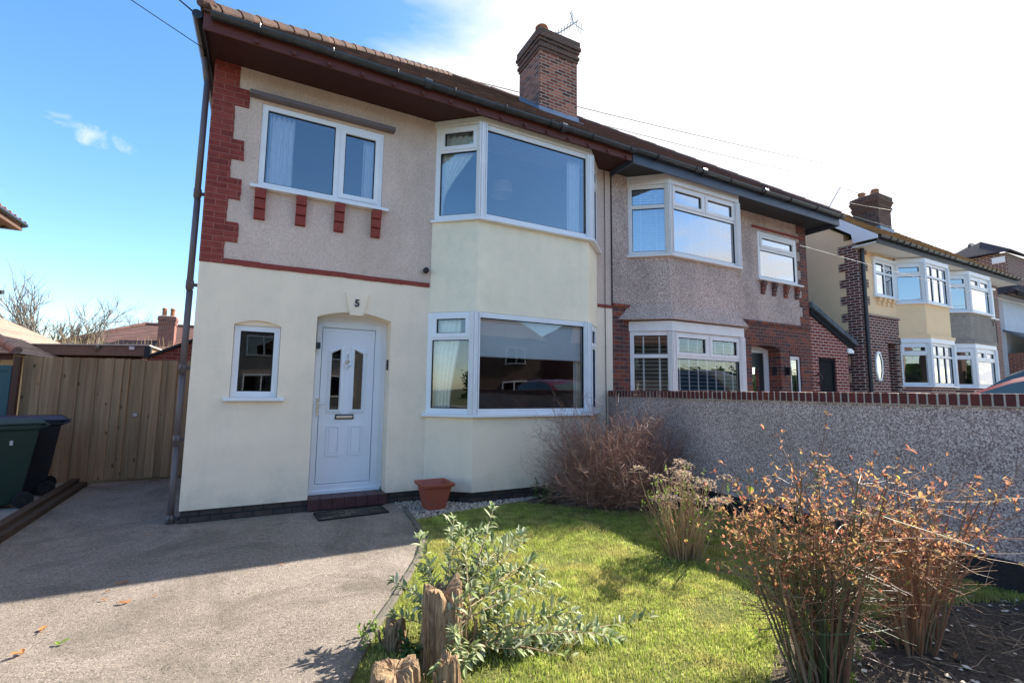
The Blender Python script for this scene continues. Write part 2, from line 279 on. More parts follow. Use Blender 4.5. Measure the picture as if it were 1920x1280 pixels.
# ---------------------------------------------------------------- mesh helpers
def thing(name, label, cat, loc=(0, 0, 0), group=None, kind=None):
    o = bpy.data.objects.new(name, None); COL.objects.link(o); o.location = loc; o.empty_display_size = .2
    o['label'] = label; o['category'] = cat
    if group: o['group'] = group
    if kind: o['kind'] = kind
    return o
def tag(o, label=None, cat=None, group=None, kind=None):
    for k, v in (('label', label), ('category', cat), ('group', group), ('kind', kind)):
        if v: o[k] = v
    return o
class MB:
    def __init__(s): s.v = []; s.f = []; s.m = []
    def add(s, vs, fs, m=0):
        b = len(s.v); s.v.extend(tuple(p) for p in vs); s.f.extend(tuple(b+i for i in f) for f in fs); s.m.extend([m]*len(fs)); return s
    def box(s, x0, x1, y0, y1, z0, z1, m=0):
        return s.obox((0, 0, 0), (1, 0, 0), (0, 1, 0), (0, 0, 1), x0, x1, y0, y1, z0, z1, m)
    def obox(s, O, U, Wd, Z, u0, u1, n0, n1, w0, w1, m=0):
        O, U, Wd, Z = V(O), V(U), V(Wd), V(Z)
        p = [O+U*u+Wd*n+Z*w for w in (w0, w1) for n in (n0, n1) for u in (u0, u1)]
        return s.add(p, [(0, 1, 3, 2), (4, 6, 7, 5), (0, 4, 5, 1), (2, 3, 7, 6), (0, 2, 6, 4), (1, 5, 7, 3)], m)
    def prism(s, pts, z0, z1, m=0):
        n = len(pts); vs = [(x, y, z0) for x, y in pts]+[(x, y, z1) for x, y in pts]
        return s.add(vs, [tuple(range(n))[::-1], tuple(range(n, 2*n))]+[(i, (i+1) % n, n+(i+1) % n, n+i) for i in range(n)], m)
    def slab(s, pts, d, m=0):     # polygon in space given a thickness vector
        n = len(pts); d = V(d); pts = [V(p) for p in pts]
        return s.add(pts+[p+d for p in pts], [tuple(range(n)), tuple(range(n, 2*n))[::-1]]+[(i, n+i, n+(i+1) % n, (i+1) % n) for i in range(n)], m)
    def tube(s, pts, rs, n=6, m=0, caps=True):
        pts = [V(p) for p in pts]; rs = rs if isinstance(rs, (list, tuple)) else [rs]*len(pts)
        t = (pts[-1]-pts[0]).normalized() if (pts[-1]-pts[0]).length > 1e-6 else V((0, 0, 1)); a = t.cross(V((.3, .2, 1)));
        if a.length < .05: a = t.cross(V((1, 0, 0)))
        a.normalize(); vs = []; L = len(pts)
        for i, p in enumerate(pts):
            d = (pts[min(i+1, L-1)]-pts[max(i-1, 0)])
            if d.length < 1e-9: d = t
            d.normalize(); a2 = (a-d*a.dot(d))
            if a2.length < 1e-4: a2 = d.cross(V((0, 0, 1)))
            a2.normalize(); a = a2; b = d.cross(a2)
            for k in range(n):
                q = 2*math.pi*k/n; vs.append(p+(a2*math.cos(q)+b*math.sin(q))*rs[i])
        fs = [(i*n+k, i*n+(k+1) % n, (i+1)*n+(k+1) % n, (i+1)*n+k) for i in range(L-1) for k in range(n)]
        if caps and n > 3: fs += [tuple(range(n))[::-1], tuple(range((L-1)*n, L*n))]
        return s.add(vs, fs, m)
    def lathe(s, c, prof, n=20, m=0):
        vs = [(c[0]+r*math.cos(2*math.pi*k/n), c[1]+r*math.sin(2*math.pi*k/n), c[2]+z) for r, z in prof for k in range(n)]
        fs = [(i*n+k, i*n+(k+1) % n, (i+1)*n+(k+1) % n, (i+1)*n+k) for i in range(len(prof)-1) for k in range(n)]
        return s.add(vs, fs, m)
    def holed(s, O, U, Nn, u0, u1, w0, w1, holes, t, m=0, mr=None):
        """panel in the plane O+U*u+Z*w, from depth 0 to t along Nn, with rectangular holes"""
        mr = m if mr is None else mr
        O, U, Nn, Z = V(O), V(U), V(Nn), V((0, 0, 1))
        us = sorted({u0, u1}|{min(max(h[i], u0), u1) for h in holes for i in (0, 1)}); ws = sorted({w0, w1}|{min(max(h[i], w0), w1) for h in holes for i in (2, 3)})
        def solid(i, j):
            if i < 0 or j < 0 or i >= len(us)-1 or j >= len(ws)-1: return None
            cu, cw = (us[i]+us[i+1])/2, (ws[j]+ws[j+1])/2
            return not any(h[0] < cu < h[1] and h[2] < cw < h[3] for h in holes)
        P = lambda u, w, n: O+U*u+Z*w+Nn*n
        for i in range(len(us)-1):
            for j in range(len(ws)-1):
                if not solid(i, j): continue
                a, b, c, d = us[i], us[i+1], ws[j], ws[j+1]
                s.add([P(a, c, 0), P(b, c, 0), P(b, d, 0), P(a, d, 0)], [(0, 1, 2, 3)], m); s.add([P(a, c, t), P(b, c, t), P(b, d, t), P(a, d, t)], [(3, 2, 1, 0)], m)
                for (di, dj, q) in ((-1, 0, (a, c, a, d)), (1, 0, (b, c, b, d)), (0, -1, (a, c, b, c)), (0, 1, (a, d, b, d))):
                    k = solid(i+di, j+dj)
                    if k: continue
                    s.add([P(q[0], q[1], 0), P(q[2], q[3], 0), P(q[2], q[3], t), P(q[0], q[1], t)], [(0, 1, 2, 3)], m if k is None else mr)
        return s
    def build(s, name, mat, parent=None, smooth=False, bevel=0, label=None, solid=0):
        me = bpy.data.meshes.new(name); root = parent
        while root is not None and root.parent is not None: root = root.parent
        off = V(root.location) if root is not None else V((0, 0, 0))
        me.from_pydata([(x-off.x, y-off.y, z-off.z) for x, y, z in s.v], [], s.f)
        for k in (mat if isinstance(mat, (list, tuple)) else [mat]): me.materials.append(MATS[k])
        me.polygons.foreach_set('material_index', s.m)
        if smooth: me.polygons.foreach_set('use_smooth', [True]*len(s.f))
        o = bpy.data.objects.new(name, me); COL.objects.link(o)
        if parent is not None: o.parent = parent
        if bevel:
            b = o.modifiers.new('bevel', 'BEVEL'); b.width = bevel; b.segments = 2; b.limit_method = 'ANGLE'; b.angle_limit = R(40)
        if label: o['label'] = label
        return o
def fixn(o):
    bm = bmesh.new(); bm.from_mesh(o.data); bmesh.ops.recalc_face_normals(bm, faces=bm.faces); bm.to_mesh(o.data); bm.free(); return o
def copy_tree(o, parent=None):
    c = o.copy(); COL.objects.link(c); c.parent = parent
    for ch in list(o.children): copy_tree(ch, c)
    return c
def tubes(name, mat, parent, lst, n=4, **k):
    m = MB()
    for pts, r in lst: m.tube(pts, r, n)
    return m.build(name, mat, parent, **k)

def leafmesh(mb, p, d, L, W_, fold=.25, droop=.3, n=4, up=None):
    p, d = V(p), V(d).normalized(); up = V(up or (0, 0, 1)); s = d.cross(up)
    if s.length < .05: s = d.cross(V((1, 0, 0)))
    s.normalize(); u = s.cross(d).normalized(); vs = []; q = V(p); dirn = d
    for i in range(n+1):
        t = i/n; w_ = W_*math.sin(math.pi*min(1, (t*.93+.05)))**.8*.5 if i < n else .0004
        vs += [q-s*w_+u*w_*fold, q, q+s*w_+u*w_*fold]; dirn = (dirn-V((0, 0, 1))*droop/n).normalized(); q = q+dirn*L/n
    mb.add(vs, [(i*3+k, i*3+k+1, (i+1)*3+k+1, (i+1)*3+k) for i in range(n) for k in range(2)])

# ---------------------------------------------------------------- windows
def facet_frame(F, p0, p1, z0, z1, holes, out, t=.07, m=0):
    p0, p1 = V((*p0, 0)), V((*p1, 0)); U = (p1-p0).normalized(); Nn = V((-U.y, U.x, 0))
    F.holed(p0-Nn*out, U, Nn, 0, (p1-p0).length, z0, z1, holes, t, m); return p0, U, Nn
def window(parent, facets, z0, z1, mat='upvc', glass='glass', fw=.065, sill=None, sill_pts=None, posts=True, bars=None):
    """facets: (p0, p1, [lights]); a light is (u0,u1,w0,w1,opener) in metres from p0 / height, outer sizes of the glazed hole"""
    F = MB(); panes = []; sashes = []
    for p0, p1, lights in facets:
        hs = [(a, b, c, d) for a, b, c, d, op in lights]
        o, U, Nn = facet_frame(F, p0, p1, z0, z1, hs, .0)
        for a, b, c, d, op in lights:
            e = 0
            if op:
                S = MB(); S.holed(o-Nn*.016, U, Nn, a-.018, b+.018, c-.018, d+.018, [(a+.045, b-.045, c+.045, d-.045)], .05); sashes.append(S); e = .045
            panes.append((o, U, Nn, a+e, b-e, c+e, d-e))
    if posts:
        for i in range(len(facets)-1):
            p = facets[i][1]; F.tube([(p[0], p[1]+.03, z0), (p[0], p[1]+.03, z1)], .078, 8)
            for e in (-.055, -.02, .02, .055): F.box(p[0]+e-.008, p[0]+e+.008, p[1]-.052, p[1]-.03, z0+.002, z1-.002)
    W = F.build('window', mat, parent, bevel=.004)
    for S in sashes: S.build('sash', mat, W, bevel=.004)
    for (o, U, Nn, a, b, c, d) in panes:
        G = MB(); G.holed(o, U, Nn, a, b, c, d, [(a+.011, b-.011, c+.011, d-.011)], .03, 0); g = None
        for q in G.v[:0]: pass
        gm = MB(); gm.holed(o+Nn*.012, U, Nn, a-.001, b+.001, c-.001, d+.001, [(a+.011, b-.011, c+.011, d-.011)], .03); gm.build('gasket', 'gasket', W)
        pm = MB(); P = lambda u, w, n: o+U*u+V((0, 0, w))+Nn*n
        pm.add([P(a+.006, c+.006, .026), P(b-.006, c+.006, .026), P(b-.006, d-.006, .026), P(a+.006, d-.006, .026)], [(0, 1, 2, 3)]); pm.build('pane', glass, W)
        if bars:
            bm = MB(); nb, hb = bars
            for k in range(1, nb): bm.obox(o, U, Nn, (0, 0, 1), a+(b-a)*k/nb-.012, a+(b-a)*k/nb+.012, .008, .02, c, d)
            bm.build('glazing_bar', mat, W)
    if sill_pts:
        S = MB(); inner = [(x, y+.05) for x, y in sill_pts[1]]; S.prism(list(sill_pts[0])+inner[::-1], z0-.045, z0-.003); fixn(S.build('sill', mat, W, bevel=.006))
    elif sill:
        S = MB(); S.box(sill[0], sill[1], sill[2], .03, z0-.045, z0-.003); S.build('sill', mat, W, bevel=.006)
    return W
def bay_pts(x0, x1, x2, x3, d, off=0): 
    return [(x0-off*.6, 0), (x1-off*.5, -d-off), (x2+off*.5, -d-off), (x3+off*.6, 0)]
def gridlights(L, z0, z1, fw, cols, split=None, open_top=True, end=(0, 0)):
    """cols panes across a facet of length L; split = height of the transom"""
    a0, a1 = fw+end[0], L-fw-end[1]; wd = (a1-a0-(cols-1)*fw)/cols; out = []
    for i in range(cols):
        a = a0+i*(wd+fw)
        if split: out += [(a, a+wd, split+fw*.5, z1-fw, open_top)]
    if split: out.append((a0, a1, z0+fw, split-fw*.5, False))
    else: out += [(a0+i*(wd+fw), a0+i*(wd+fw)+wd, z0+fw, z1-fw, False) for i in range(cols)]
    return out
def seg(p, q): return math.hypot(q[0]-p[0], q[1]-p[1])
def curtain(name, mat, x0, x1, y, z0, z1, label, waves=7, amp=.025, tie=None, top=None, cat='curtain'):
    m = MB(); n = 40; rows = 14; vs = []
    for j in range(rows+1):
        t = j/rows; z = z1+(z0-z1)*t
        for i in range(n+1):
            s = i/n; xx0, xx1 = x0, x1
            if tie:   # gathered towards one side lower down
                k = min(1, t/tie[1]); k = k*k*(3-2*k); xx1 = x1+(tie[0]-x1)*k
            vs.append((xx0+(xx1-xx0)*s, y+amp*math.sin(s*waves*2*math.pi+.8*math.sin(3*t)), z))
    fs = [(j*(n+1)+i, j*(n+1)+i+1, (j+1)*(n+1)+i+1, (j+1)*(n+1)+i) for j in range(rows) for i in range(n)]
    m.add(vs, fs); o = m.build(name, mat, None, smooth=True); sdf = o.modifiers.new('thick', 'SOLIDIFY'); sdf.thickness = .004
    return tag(o, label, cat)
def venetian(name, mat, p0, p1, z0, z1, label, pitch=.045, tapes=4, tilt=.5, shutters=False):
    p0, p1 = V((*p0, 0)), V((*p1, 0)); U = (p1-p0).normalized(); Nn = V((-U.y, U.x, 0)); L = (p1-p0).length
    t = thing(name, label, 'blind', ((p0+p1)/2+V((0, 0, z0)))); m = MB(); z = z0
    A = (Nn*math.cos(tilt)+V((0, 0, 1))*math.sin(tilt)); B = U.cross(A)
    while z < z1:
        m.obox(p0+V((0, 0, z)), U, A, B, 0, L, -.022, .022, -.0015, .0015); z += pitch
    m.build('slat', mat, t)
    h = MB(); h.obox(p0, U, Nn, (0, 0, 1), 0, L, -.03, .03, z1, z1+.04); h.build('headrail', mat, t)
    q = MB()
    for k in range(tapes):
        u = L*(k+.5)/tapes; w_ = .028 if shutters else .012; q.obox(p0, U, Nn, (0, 0, 1), u-w_/2, u+w_/2, -.032, -.024, z0, z1)
    q.build('tape', mat, t); return t

# ---------------------------------------------------------------- roofs
def tile_slope(mb, A, B, up, length, cutl=0, cutr=0, tw=.165, gauge=.1, th=.014, jit=.004, detail=None):
    """plain tiles: eave line A->B, 'up' unit vector up the slope; cutl/cutr = how far each end moves in per metre of slope"""
    A, B, up = V(A), V(B), V(up).normalized(); U = (B-A).normalized(); L = (B-A).length; Nn = U.cross(up).normalized()
    rows = int(length/gauge)
    for r in range(rows):
        s = r*gauge; a, b = cutl*s, L-cutr*s
        if b-a < .05: break
        ww = tw if (detail is None or r < detail) else 2.0
        x = a-(tw*.5 if r % 2 else 0)
        while x < b:
            u0, u1 = max(x, a), min(x+ww, b); x += ww
            if u1-u0 < .01: continue
            j = random.uniform(-jit, jit); k = random.uniform(0, jit*1.5)
            g = .0015
            p = lambda u, q, n: A+U*u+up*q+Nn*n
            lo, hi = s-.02+j, s+gauge+.02
            P = [p(u0+g, lo, th*1.3+k), p(u1-g, lo, th*1.3+k+random.uniform(0, .003)), p(u1-g, hi, .006), p(u0+g, hi, .006), p(u0+g, lo, k), p(u1-g, lo, k), p(u1-g, hi, -.006), p(u0+g, hi, -.006)]
            mb.add(P, [(0, 1, 2, 3), (4, 5, 1, 0), (0, 3, 7, 4), (1, 5, 6, 2), (7, 6, 5, 4)])
def ridge_line(mb, p, q, r=.11, step=.3, lift=.0):
    p, q = V(p), V(q); d = (q-p).normalized(); L = (q-p).length; n = int(L/step)+1
    for i in range(n):
        a = p+d*(L*i/n); b = p+d*(L*(i+1)/n+.02); k = 1+.08*(i % 2)
        mb.tube([a+V((0, 0, lift)), b+V((0, 0, lift))], [r*k, r*(k-.06)], 10)
def chimney(parent, x0, x1, y0, y1, zb, zt, mat, pots, lead=True, cap='dark_chimney_brick'):
    m = MB(); m.box(x0, x1, y0, y1, zb, zt); c = m.build('chimney', mat, parent)
    q = MB(); z = zt-.56
    for k, (h, e) in enumerate([(.075, .025), (.075, .05), (.075, .025), (.075, .05), (.08, .08), (.15, .06)]):
        q.box(x0-e, x1+e, y0-e, y1+e, z, z+h-.001); z += h
    q.build('chimney_cap', cap, c, bevel=.012)
    f = MB(); f.box(x0+.05, x1-.05, y0+.05, y1-.05, z, z+.07); f.build('flaunching', 'mortar', c, bevel=.03)
    for (px, py, r, h) in pots:
        p = MB(); p.lathe((px, py, z+.03), [(0, 0), (r, 0), (r*.95, h*.75), (r*1.12, h*.78), (r*1.12, h*.9), (r*.95, h), (r*.8, h), (r*.78, h*.4), (0, h*.4)], 18); p.build('chimney_pot', 'terracotta', c, smooth=False)
    return c, z

# gutter profile: half round trough along x
def gutter(name, mat, parent, x0, x1, y, z, r=.06, brackets=.9, jz=None, join=[]):
    m = MB(); n = 9; prof = [(y+r*math.cos(math.pi+math.pi*k/n), z+r*math.sin(math.pi+math.pi*k/n)) for k in range(n+1)]
    prof2 = [(y+(r-.006)*math.cos(math.pi+math.pi*k/n), z+(r-.006)*math.sin(math.pi+math.pi*k/n)) for k in range(n, -1, -1)]
    pr = prof+prof2; L = len(pr); segs = max(2, int((x1-x0)/1.0)); vs = []
    for i in range(segs+1):
        x = x0+(x1-x0)*i/segs; dz = .012*math.sin(i*1.7)
        vs += [(x, a, b+dz*.5) for a, b in pr]
    fs = [(i*L+k, i*L+(k+1) % L, (i+1)*L+(k+1) % L, (i+1)*L+k) for i in range(segs) for k in range(L)]+[tuple(range(L)), tuple(range(segs*L, segs*L+L))]
    m.add(vs, fs); g = m.build(name, mat, parent, smooth=False); b = MB(); x = x0+.5
    while x < x1-.1:
        b.tube([(x, y-r-.008, z+.02)]+[(x, y+(r+.008)*math.cos(math.pi+math.pi*k/8), z+(r+.008)*math.sin(math.pi+math.pi*k/8)) for k in range(9)], .010, 5); x += brackets
    b.build('gutter_bracket', 'gutter_black', g)
    for x in join:
        j = MB(); j.tube([(x-.05, y, z-.012), (x+.05, y, z-.012)], r+.012, 12); j.build('gutter_joint', mat, g)
    return g

# ================================================================ the ground
def sheet(name, pts, z, mat, label=None):
    m = MB(); m.add([(x, y, z) for x, y in pts], [tuple(range(len(pts)))]); o = m.build(name, mat); o['kind'] = 'structure'; return o
KERB = [(2.56, -.32), (2.50, -1.0), (2.42, -1.70), (2.22, -2.2), (2.0, -2.62), (1.78, -3.03), (1.50, -3.50), (1.26, -3.98), (1.0, -4.6), (.6, -5.6), (.3, -7.6)]
big = 900
sheet('ground', [(-big, -big), (big, -big), (big, big), (-big, big)], -.06, 'far_ground')
sheet('driveway', [(-1.62, -9), (-1.62, 3.42), (0.2, 3.42), (.2, .05), (2.5, .05)]+KERB+[(.3, -9)], 0, 'drive_concrete')
sheet('garden_soil', [(6.35, -9), (6.35, .02), (2.5, .02)]+KERB+[(.3, -9)], -.008, 'soil')
LAWN = [(2.50, -1.02), (2.44, -1.70), (2.24, -2.2), (2.02, -2.62), (1.80, -3.03), (1.53, -3.50), (1.3, -3.98), (1.2, -5.0), (2.2, -5.35), (3.2, -5.1), (3.9, -4.72), (4.5, -4.78), (5.1, -4.95), (5.8, -5.05), (6.31, -5.3), (6.31, -2.2), (5.6, -2.05), (4.9, -1.6), (4.45, -1.0), (4.15, -.72), (3.4, -.80)]
sheet('lawn', LAWN, -.002, 'turf')
sheet('neighbour_driveway', [(6.55, -9), (60, -9), (60, .02), (6.55, .02)], -.012, 'paving')
sheet('side_path', [(-5.7, -9), (-1.75, -9), (-1.75, 3.42), (-5.7, 3.42)], .03, 'paving')
sheet('pavement', [(-60, -11), (90, -11), (90, -9.0), (-60, -9.0)], -.02, 'paving')
sheet('road', [(-60, -18), (90, -18), (90, -11.02), (-60, -11.02)], -.05, 'asphalt')
sheet('far_pavement', [(-60, -20), (90, -20), (90, -18.02), (-60, -18.02)], -.02, 'paving')
k = MB()
for i in range(len(KERB)-1):
    a, b = V((*KERB[i], 0)), V((*KERB[i+1], 0)); d = (b-a).normalized(); n = V((-d.y, d.x, 0)); L = (b-a).length; k.obox(a, d, n, (0, 0, 1), .004, L-.004, -.02, .04, -.1, .030+random.uniform(-.006, .006))
ko = k.build('kerb', 'kerb_stone', bevel=.012); ko['kind'] = 'structure'

# ================================================================ own house
def arch_fill(mb, x0, x1, zs, rise, y0, y1, n=14, m=0):
    f = lambda t: zs+rise*(1-(2*t-1)**2)
    for i in range(n):
        a, b = i/n, (i+1)/n; xa, xb = x0+(x1-x0)*a, x0+(x1-x0)*b; top = zs+rise+.0005
        mb.add([(xa, y0, f(a)), (xb, y0, f(b)), (xb, y0, top), (xa, y0, top), (xa, y1, f(a)), (xb, y1, f(b)), (xb, y1, top), (xa, y1, top)], [(0, 1, 2, 3), (7, 6, 5, 4), (4, 5, 1, 0)], m)
H = thing('semi_detached_house', 'cream rendered semi-detached house with red painted quoins and a white front door numbered 5', 'house', (0, 0, 0), 'pairs of semi-detached houses in the street')
BL = bay_pts(2.93, 3.49, 5.53, 6.09, .49); BU = bay_pts(2.98, 3.555, 5.59, 6.13, .49)
m = MB(); m.holed((0, 0, 0), (1, 0, 0), (0, 1, 0), 0, 6.47, .15, 3.14, [(.42, .95, 1.47, 2.45), (1.38, 2.38, .15, 2.66), (3.05, 5.98, 1.25, 2.72)], .3)
arch_fill(m, .42, .95, 2.39, .06, 0, .3); arch_fill(m, 1.38, 2.38, 2.565, .095, 0, .3)
m.prism(BL[::-1]+[], .15, 1.25); m.box(0, .28, .3, 8, 0, 3.14); m.box(0, 6.47, 7.8, 8, 0, 5.8)
m.build('render_wall', 'cream_render', H)
m = MB(); bm_ = [(2.94, 0), (3.52, -.475), (5.565, -.475), (6.12, 0)]; m.prism(bm_[::-1], 2.75, 4.19); m.prism([(3.0, .0), (6.05, 0), (6.05, .3), (3.0, .3)], 2.72, 4.22)
m.build('bay_panel', 'pale_green_render', H, bevel=.012)
m = MB(); m.holed((0, .004, 0), (1, 0, 0), (0, 1, 0), 0, 6.47, 3.14, 5.82, [(.56, 2.17, 4.22, 5.38), (3.1, 6.02, 4.19, 5.72)], .3); m.box(.004, .28, .3, 8, 3.14, 5.82)
m.build('roughcast_wall', 'own_roughcast', H)
m = MB(); z = 3.20; wide = [False, True, False, True, False, True, False, True, False, True, False]; i = 0
zs = [3.14, 3.43, 3.69, 3.99, 4.27, 4.52, 4.79, 5.05, 5.25, 5.50, 5.82]
for i in range(10):
    wd = [.25, .385][i % 2] if i < 9 else .285
    if i == 8: wd = .405; 
    if i == 7: wd = .25
    zz = zs[i]
    while zz < zs[i+1]-.01:
        h = min(.0775, zs[i+1]-zz); e = random.uniform(-.006, .006); m.box(-.006, wd+e, -.009+random.uniform(-.001, .001), .05, zz, zz+h-.0005); zz += h
    m.box(-.006, .05, .05, .45 if i % 2 else .25, zs[i], zs[i+1])
m.build('quoin', 'painted_quoin', H, bevel=.003)
m = MB(); x = .25
while x < 2.92:
    x2 = min(2.93, x+random.uniform(.18, .24)); m.box(x, x2, -.016+random.uniform(-.002, .002), .02, 3.138+random.uniform(-.006, .004), 3.205+random.uniform(-.005, .006)); x = x2
m.build('string_course', 'painted_brick_red', H, bevel=.003); m = MB(); m.box(6.13, 6.468, -.012, .02, 3.14, 3.2); m.build('string_course', 'painted_brick_red', H, bevel=.003)
m = MB(); m.box(.012, 1.40, .02, .3, -.05, .149); m.build('plinth', 'plinth_brick', H); m = MB(); m.box(2.36, 2.95, .02, .3, -.05, .149); m.prism([(6.06, .02), (5.50, -.455), (3.52, -.455), (2.96, .02)], -.05, .149); m.box(6.06, 6.45, .02, .3, -.05, .149); m.build('plinth', 'plinth_brick', H)
m = MB()   # rooms seen through the glass
def room(m, x0, x1, y0, y1, z0, z1):
    m.add([(x0, y0, z0), (x1, y0, z0), (x1, y1, z0), (x0, y1, z0), (x0, y0, z1), (x1, y0, z1), (x1, y1, z1), (x0, y1, z1)], [(0, 1, 2, 3), (7, 6, 5, 4), (2, 3, 7, 6), (0, 3, 7, 4), (1, 2, 6, 5)])
room(m, .285, 2.6, .301, 4.0, 3.3, 5.79); room(m, 2.61, 6.45, .301, 4.0, 3.3, 5.79); m.build('upper_room', 'room', H)
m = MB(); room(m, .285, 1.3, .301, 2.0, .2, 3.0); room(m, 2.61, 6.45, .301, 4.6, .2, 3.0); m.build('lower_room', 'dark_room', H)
# windows
W = window(H, [((.562, .03), (2.168, .03), [(.065, .925, .065, 1.095, False), (1.02, 1.54, .065, 1.095, True)])], 0, 0) if False else None
def flatwin(parent, x0, x1, z0, z1, y, lights, sill=None, **k):
    return window(parent, [((x0, y), (x1, y), lights)], z0, z1, sill=sill, posts=False, **k)
W1 = flatwin(H, .562, 2.168, 4.222, 5.378, .02, [(.07, .93, 4.222+.075, 5.378-.07, False), (1.02, 1.535, 4.222+.08, 5.378-.08, True)], sill=(.48, 2.26, -.085))
W2 = flatwin(H, .424, .946, 1.472, 2.385, .06, [(.07, .452, 1.472+.075, 2.385-.07, False)], sill=(.36, 1.03, -.07), glass='low_glass')
m = MB(); m.box(.42, .95, .035, .2, 2.387, 2.455); m.build('window_head', 'cream_render', H)
def bayw(parent, B, z0, z1, left, front, right, sillz=True, **k):
    f = []
    for i, g in enumerate((left, front, right)):
        p, q = B[i], B[i+1]; f.append(((p[0], p[1]+.0), (q[0], q[1]+.0), g(seg(p, q))))
    o = bay_outer = [(B[0][0]-.07, -.02), (B[1][0]-.045, B[1][1]-.075), (B[2][0]+.045, B[2][1]-.075), (B[3][0]+.09, -.02)]
    return window(parent, f, z0, z1, sill_pts=(o, B), **k)
two = lambda z0, z1, s: (lambda L: [(.095, L-.10, s+.02, z1-.05, True), (.075, L-.075, z0+.075, s-.035, False)])
one = lambda z0, z1: (lambda L: [(.075, L-.075, z0+.075, z1-.075, False)])
W3 = bayw(H, BL, 1.25, 2.745, two(1.25, 2.745, 2.37), one(1.25, 2.745), two(1.25, 2.745, 2.37), glass='low_glass')
W4 = bayw(H, BU, 4.19, 5.69, two(4.19, 5.69, 5.31), one(4.19, 5.69), two(4.19, 5.69, 5.31))
m = MB(); m.prism([(x, y) for x, y in bay_pts(2.96, 3.54, 5.6, 6.15, .49, .03)][::-1]+[], 5.695, 5.798); m.build('bay_head_board', 'white_board', H, bevel=.008)
# plank above the left window, corbels under its sill
m = MB(); m.box(.41, 2.31, -.11, .01, 5.42, 5.475); m.build('drip_board', 'downpipe', H, bevel=.006, label='weathered brown board over the upper window')
for x in (.545, 1.035, 1.525, 2.03):
    c = MB(); x2 = x+.128
    for kk, (za, zb, e) in enumerate([(4.03, 4.16, .10), (3.90, 4.03, .07), (3.77, 3.90, .04)]):
        c.add([(x, -e, za+.012), (x2, -e, za+.012), (x2, -e-.012, zb), (x, -e-.012, zb), (x, .01, za), (x2, .01, za), (x2, .01, zb), (x, .01, zb)], [(0, 1, 2, 3), (4, 5, 1, 0), (3, 2, 6, 7), (0, 3, 7, 4), (1, 5, 6, 2)])
    c.build('corbel', 'painted_brick_red', H, bevel=.004)
# keystone with the number
m = MB(); m.slab([(1.73, -.028, 2.935), (2.05, -.028, 2.935), (1.975, -.028, 2.615), (1.80, -.028, 2.615)], (0, .04, 0)); ks = m.build('keystone', 'cream_render', H, bevel=.006)
def text(s, size, loc, mat, parent, name='number', ext=.006, bold=.004, rot=(math.pi/2, 0, 0)):
    c = bpy.data.curves.new('t', 'FONT'); c.body = s; c.size = size; c.extrude = ext; c.offset = bold; c.align_x = 'CENTER'; c.align_y = 'CENTER'
    t = bpy.data.objects.new('t', c); COL.objects.link(t); dg = bpy.context.evaluated_depsgraph_get(); me = bpy.data.meshes.new_from_object(t.evaluated_get(dg)); bpy.data.objects.remove(t)
    me.transform(Matrix.Translation(V(loc)) @ V(rot).to_track_quat('Z', 'Y').to_matrix().to_4x4() if False else Matrix.Translation(V(loc)) @ Matrix.Rotation(rot[2], 4, 'Z') @ Matrix.Rotation(rot[0], 4, 'X'))
    root = parent
    while root.parent: root = root.parent
    me.transform(Matrix.Translation(-V(root.location))); me.materials.clear(); me.materials.append(MATS[mat]); o = bpy.data.objects.new(name, me); COL.objects.link(o); o.parent = parent; return o
text('5', .14, (1.885, -.034, 2.785), 'gutter_black', ks, 'house_number')
# front door
y = .27; m = MB(); m.holed((1.382, y, 0), (1, 0, 0), (0, 1, 0), 0, .996, .18, 2.56, [(.10, .835, .285, 2.455)], .06); arch_fill(m, 1.382, 2.378, 2.56, -.0001, y, y+.06)
m.box(1.383, 2.377, y+.002, y+.06, 2.56, 2.66); m.holed((1.382, y-.012, 0), (1, 0, 0), (0, 1, 0), .03, .93, .20, 2.53, [(.09, .845, .275, 2.465)], .02)
fr = m.build('door_frame', 'white_gloss', H, bevel=.004)
m = MB(); dz0, dz1 = .292, 2.448; dx0, dx1 = 1.49, 2.21
gl = [[(1.625, 1.30), (1.745, 1.30), (1.745, 2.155), (1.625, 2.095)], [(1.935, 1.30), (2.055, 1.30), (2.055, 2.095), (1.935, 2.155)]]
m.holed((0, y+.008, 0), (1, 0, 0), (0, 1, 0), dx0, dx1, dz0, dz1, [(1.625, 1.745, 1.30, 2.155), (1.935, 2.055, 1.30, 2.155)], .045)
m.slab([(1.625, y+.009, 2.156), (1.745, y+.009, 2.156), (1.625, y+.009, 2.095)], (0, .03, 0)); m.slab([(1.935, y+.009, 2.156), (2.055, y+.009, 2.156), (2.055, y+.009, 2.095)], (0, .03, 0))
D = m.build('front_door', 'white_gloss', H, bevel=.003)
for g, s in ((gl[0], -1), (gl[1], 1)):
    q = MB(); q.slab([(x, y+.03, z) for x, z in g], (0, .006, 0)); q.build('door_glass', 'dark_glass', D)
    q = MB(); cx = sum(x for x, z in g)/4; cz = sum(z for x, z in g)/4
    o1 = [(x+(.05 if x > cx else -.05), z+(.055 if z > cz else -.055)) for x, z in g]; i1 = [(x+(.012 if x > cx else -.012), z+(.012 if z > cz else -.012)) for x, z in g]; g0 = g
    for a, b, n0, n1 in ((o1, i1, .004, -.012), (i1, g0, -.012, .012)):
        vs = [(x, y+n0, z) for x, z in a]+[(x, y+n1, z) for x, z in b]; q.add(vs, [(i, (i+1) % 4, 4+(i+1) % 4, 4+i) for i in range(4)])
    q.build('glass_moulding', 'white_gloss', D)
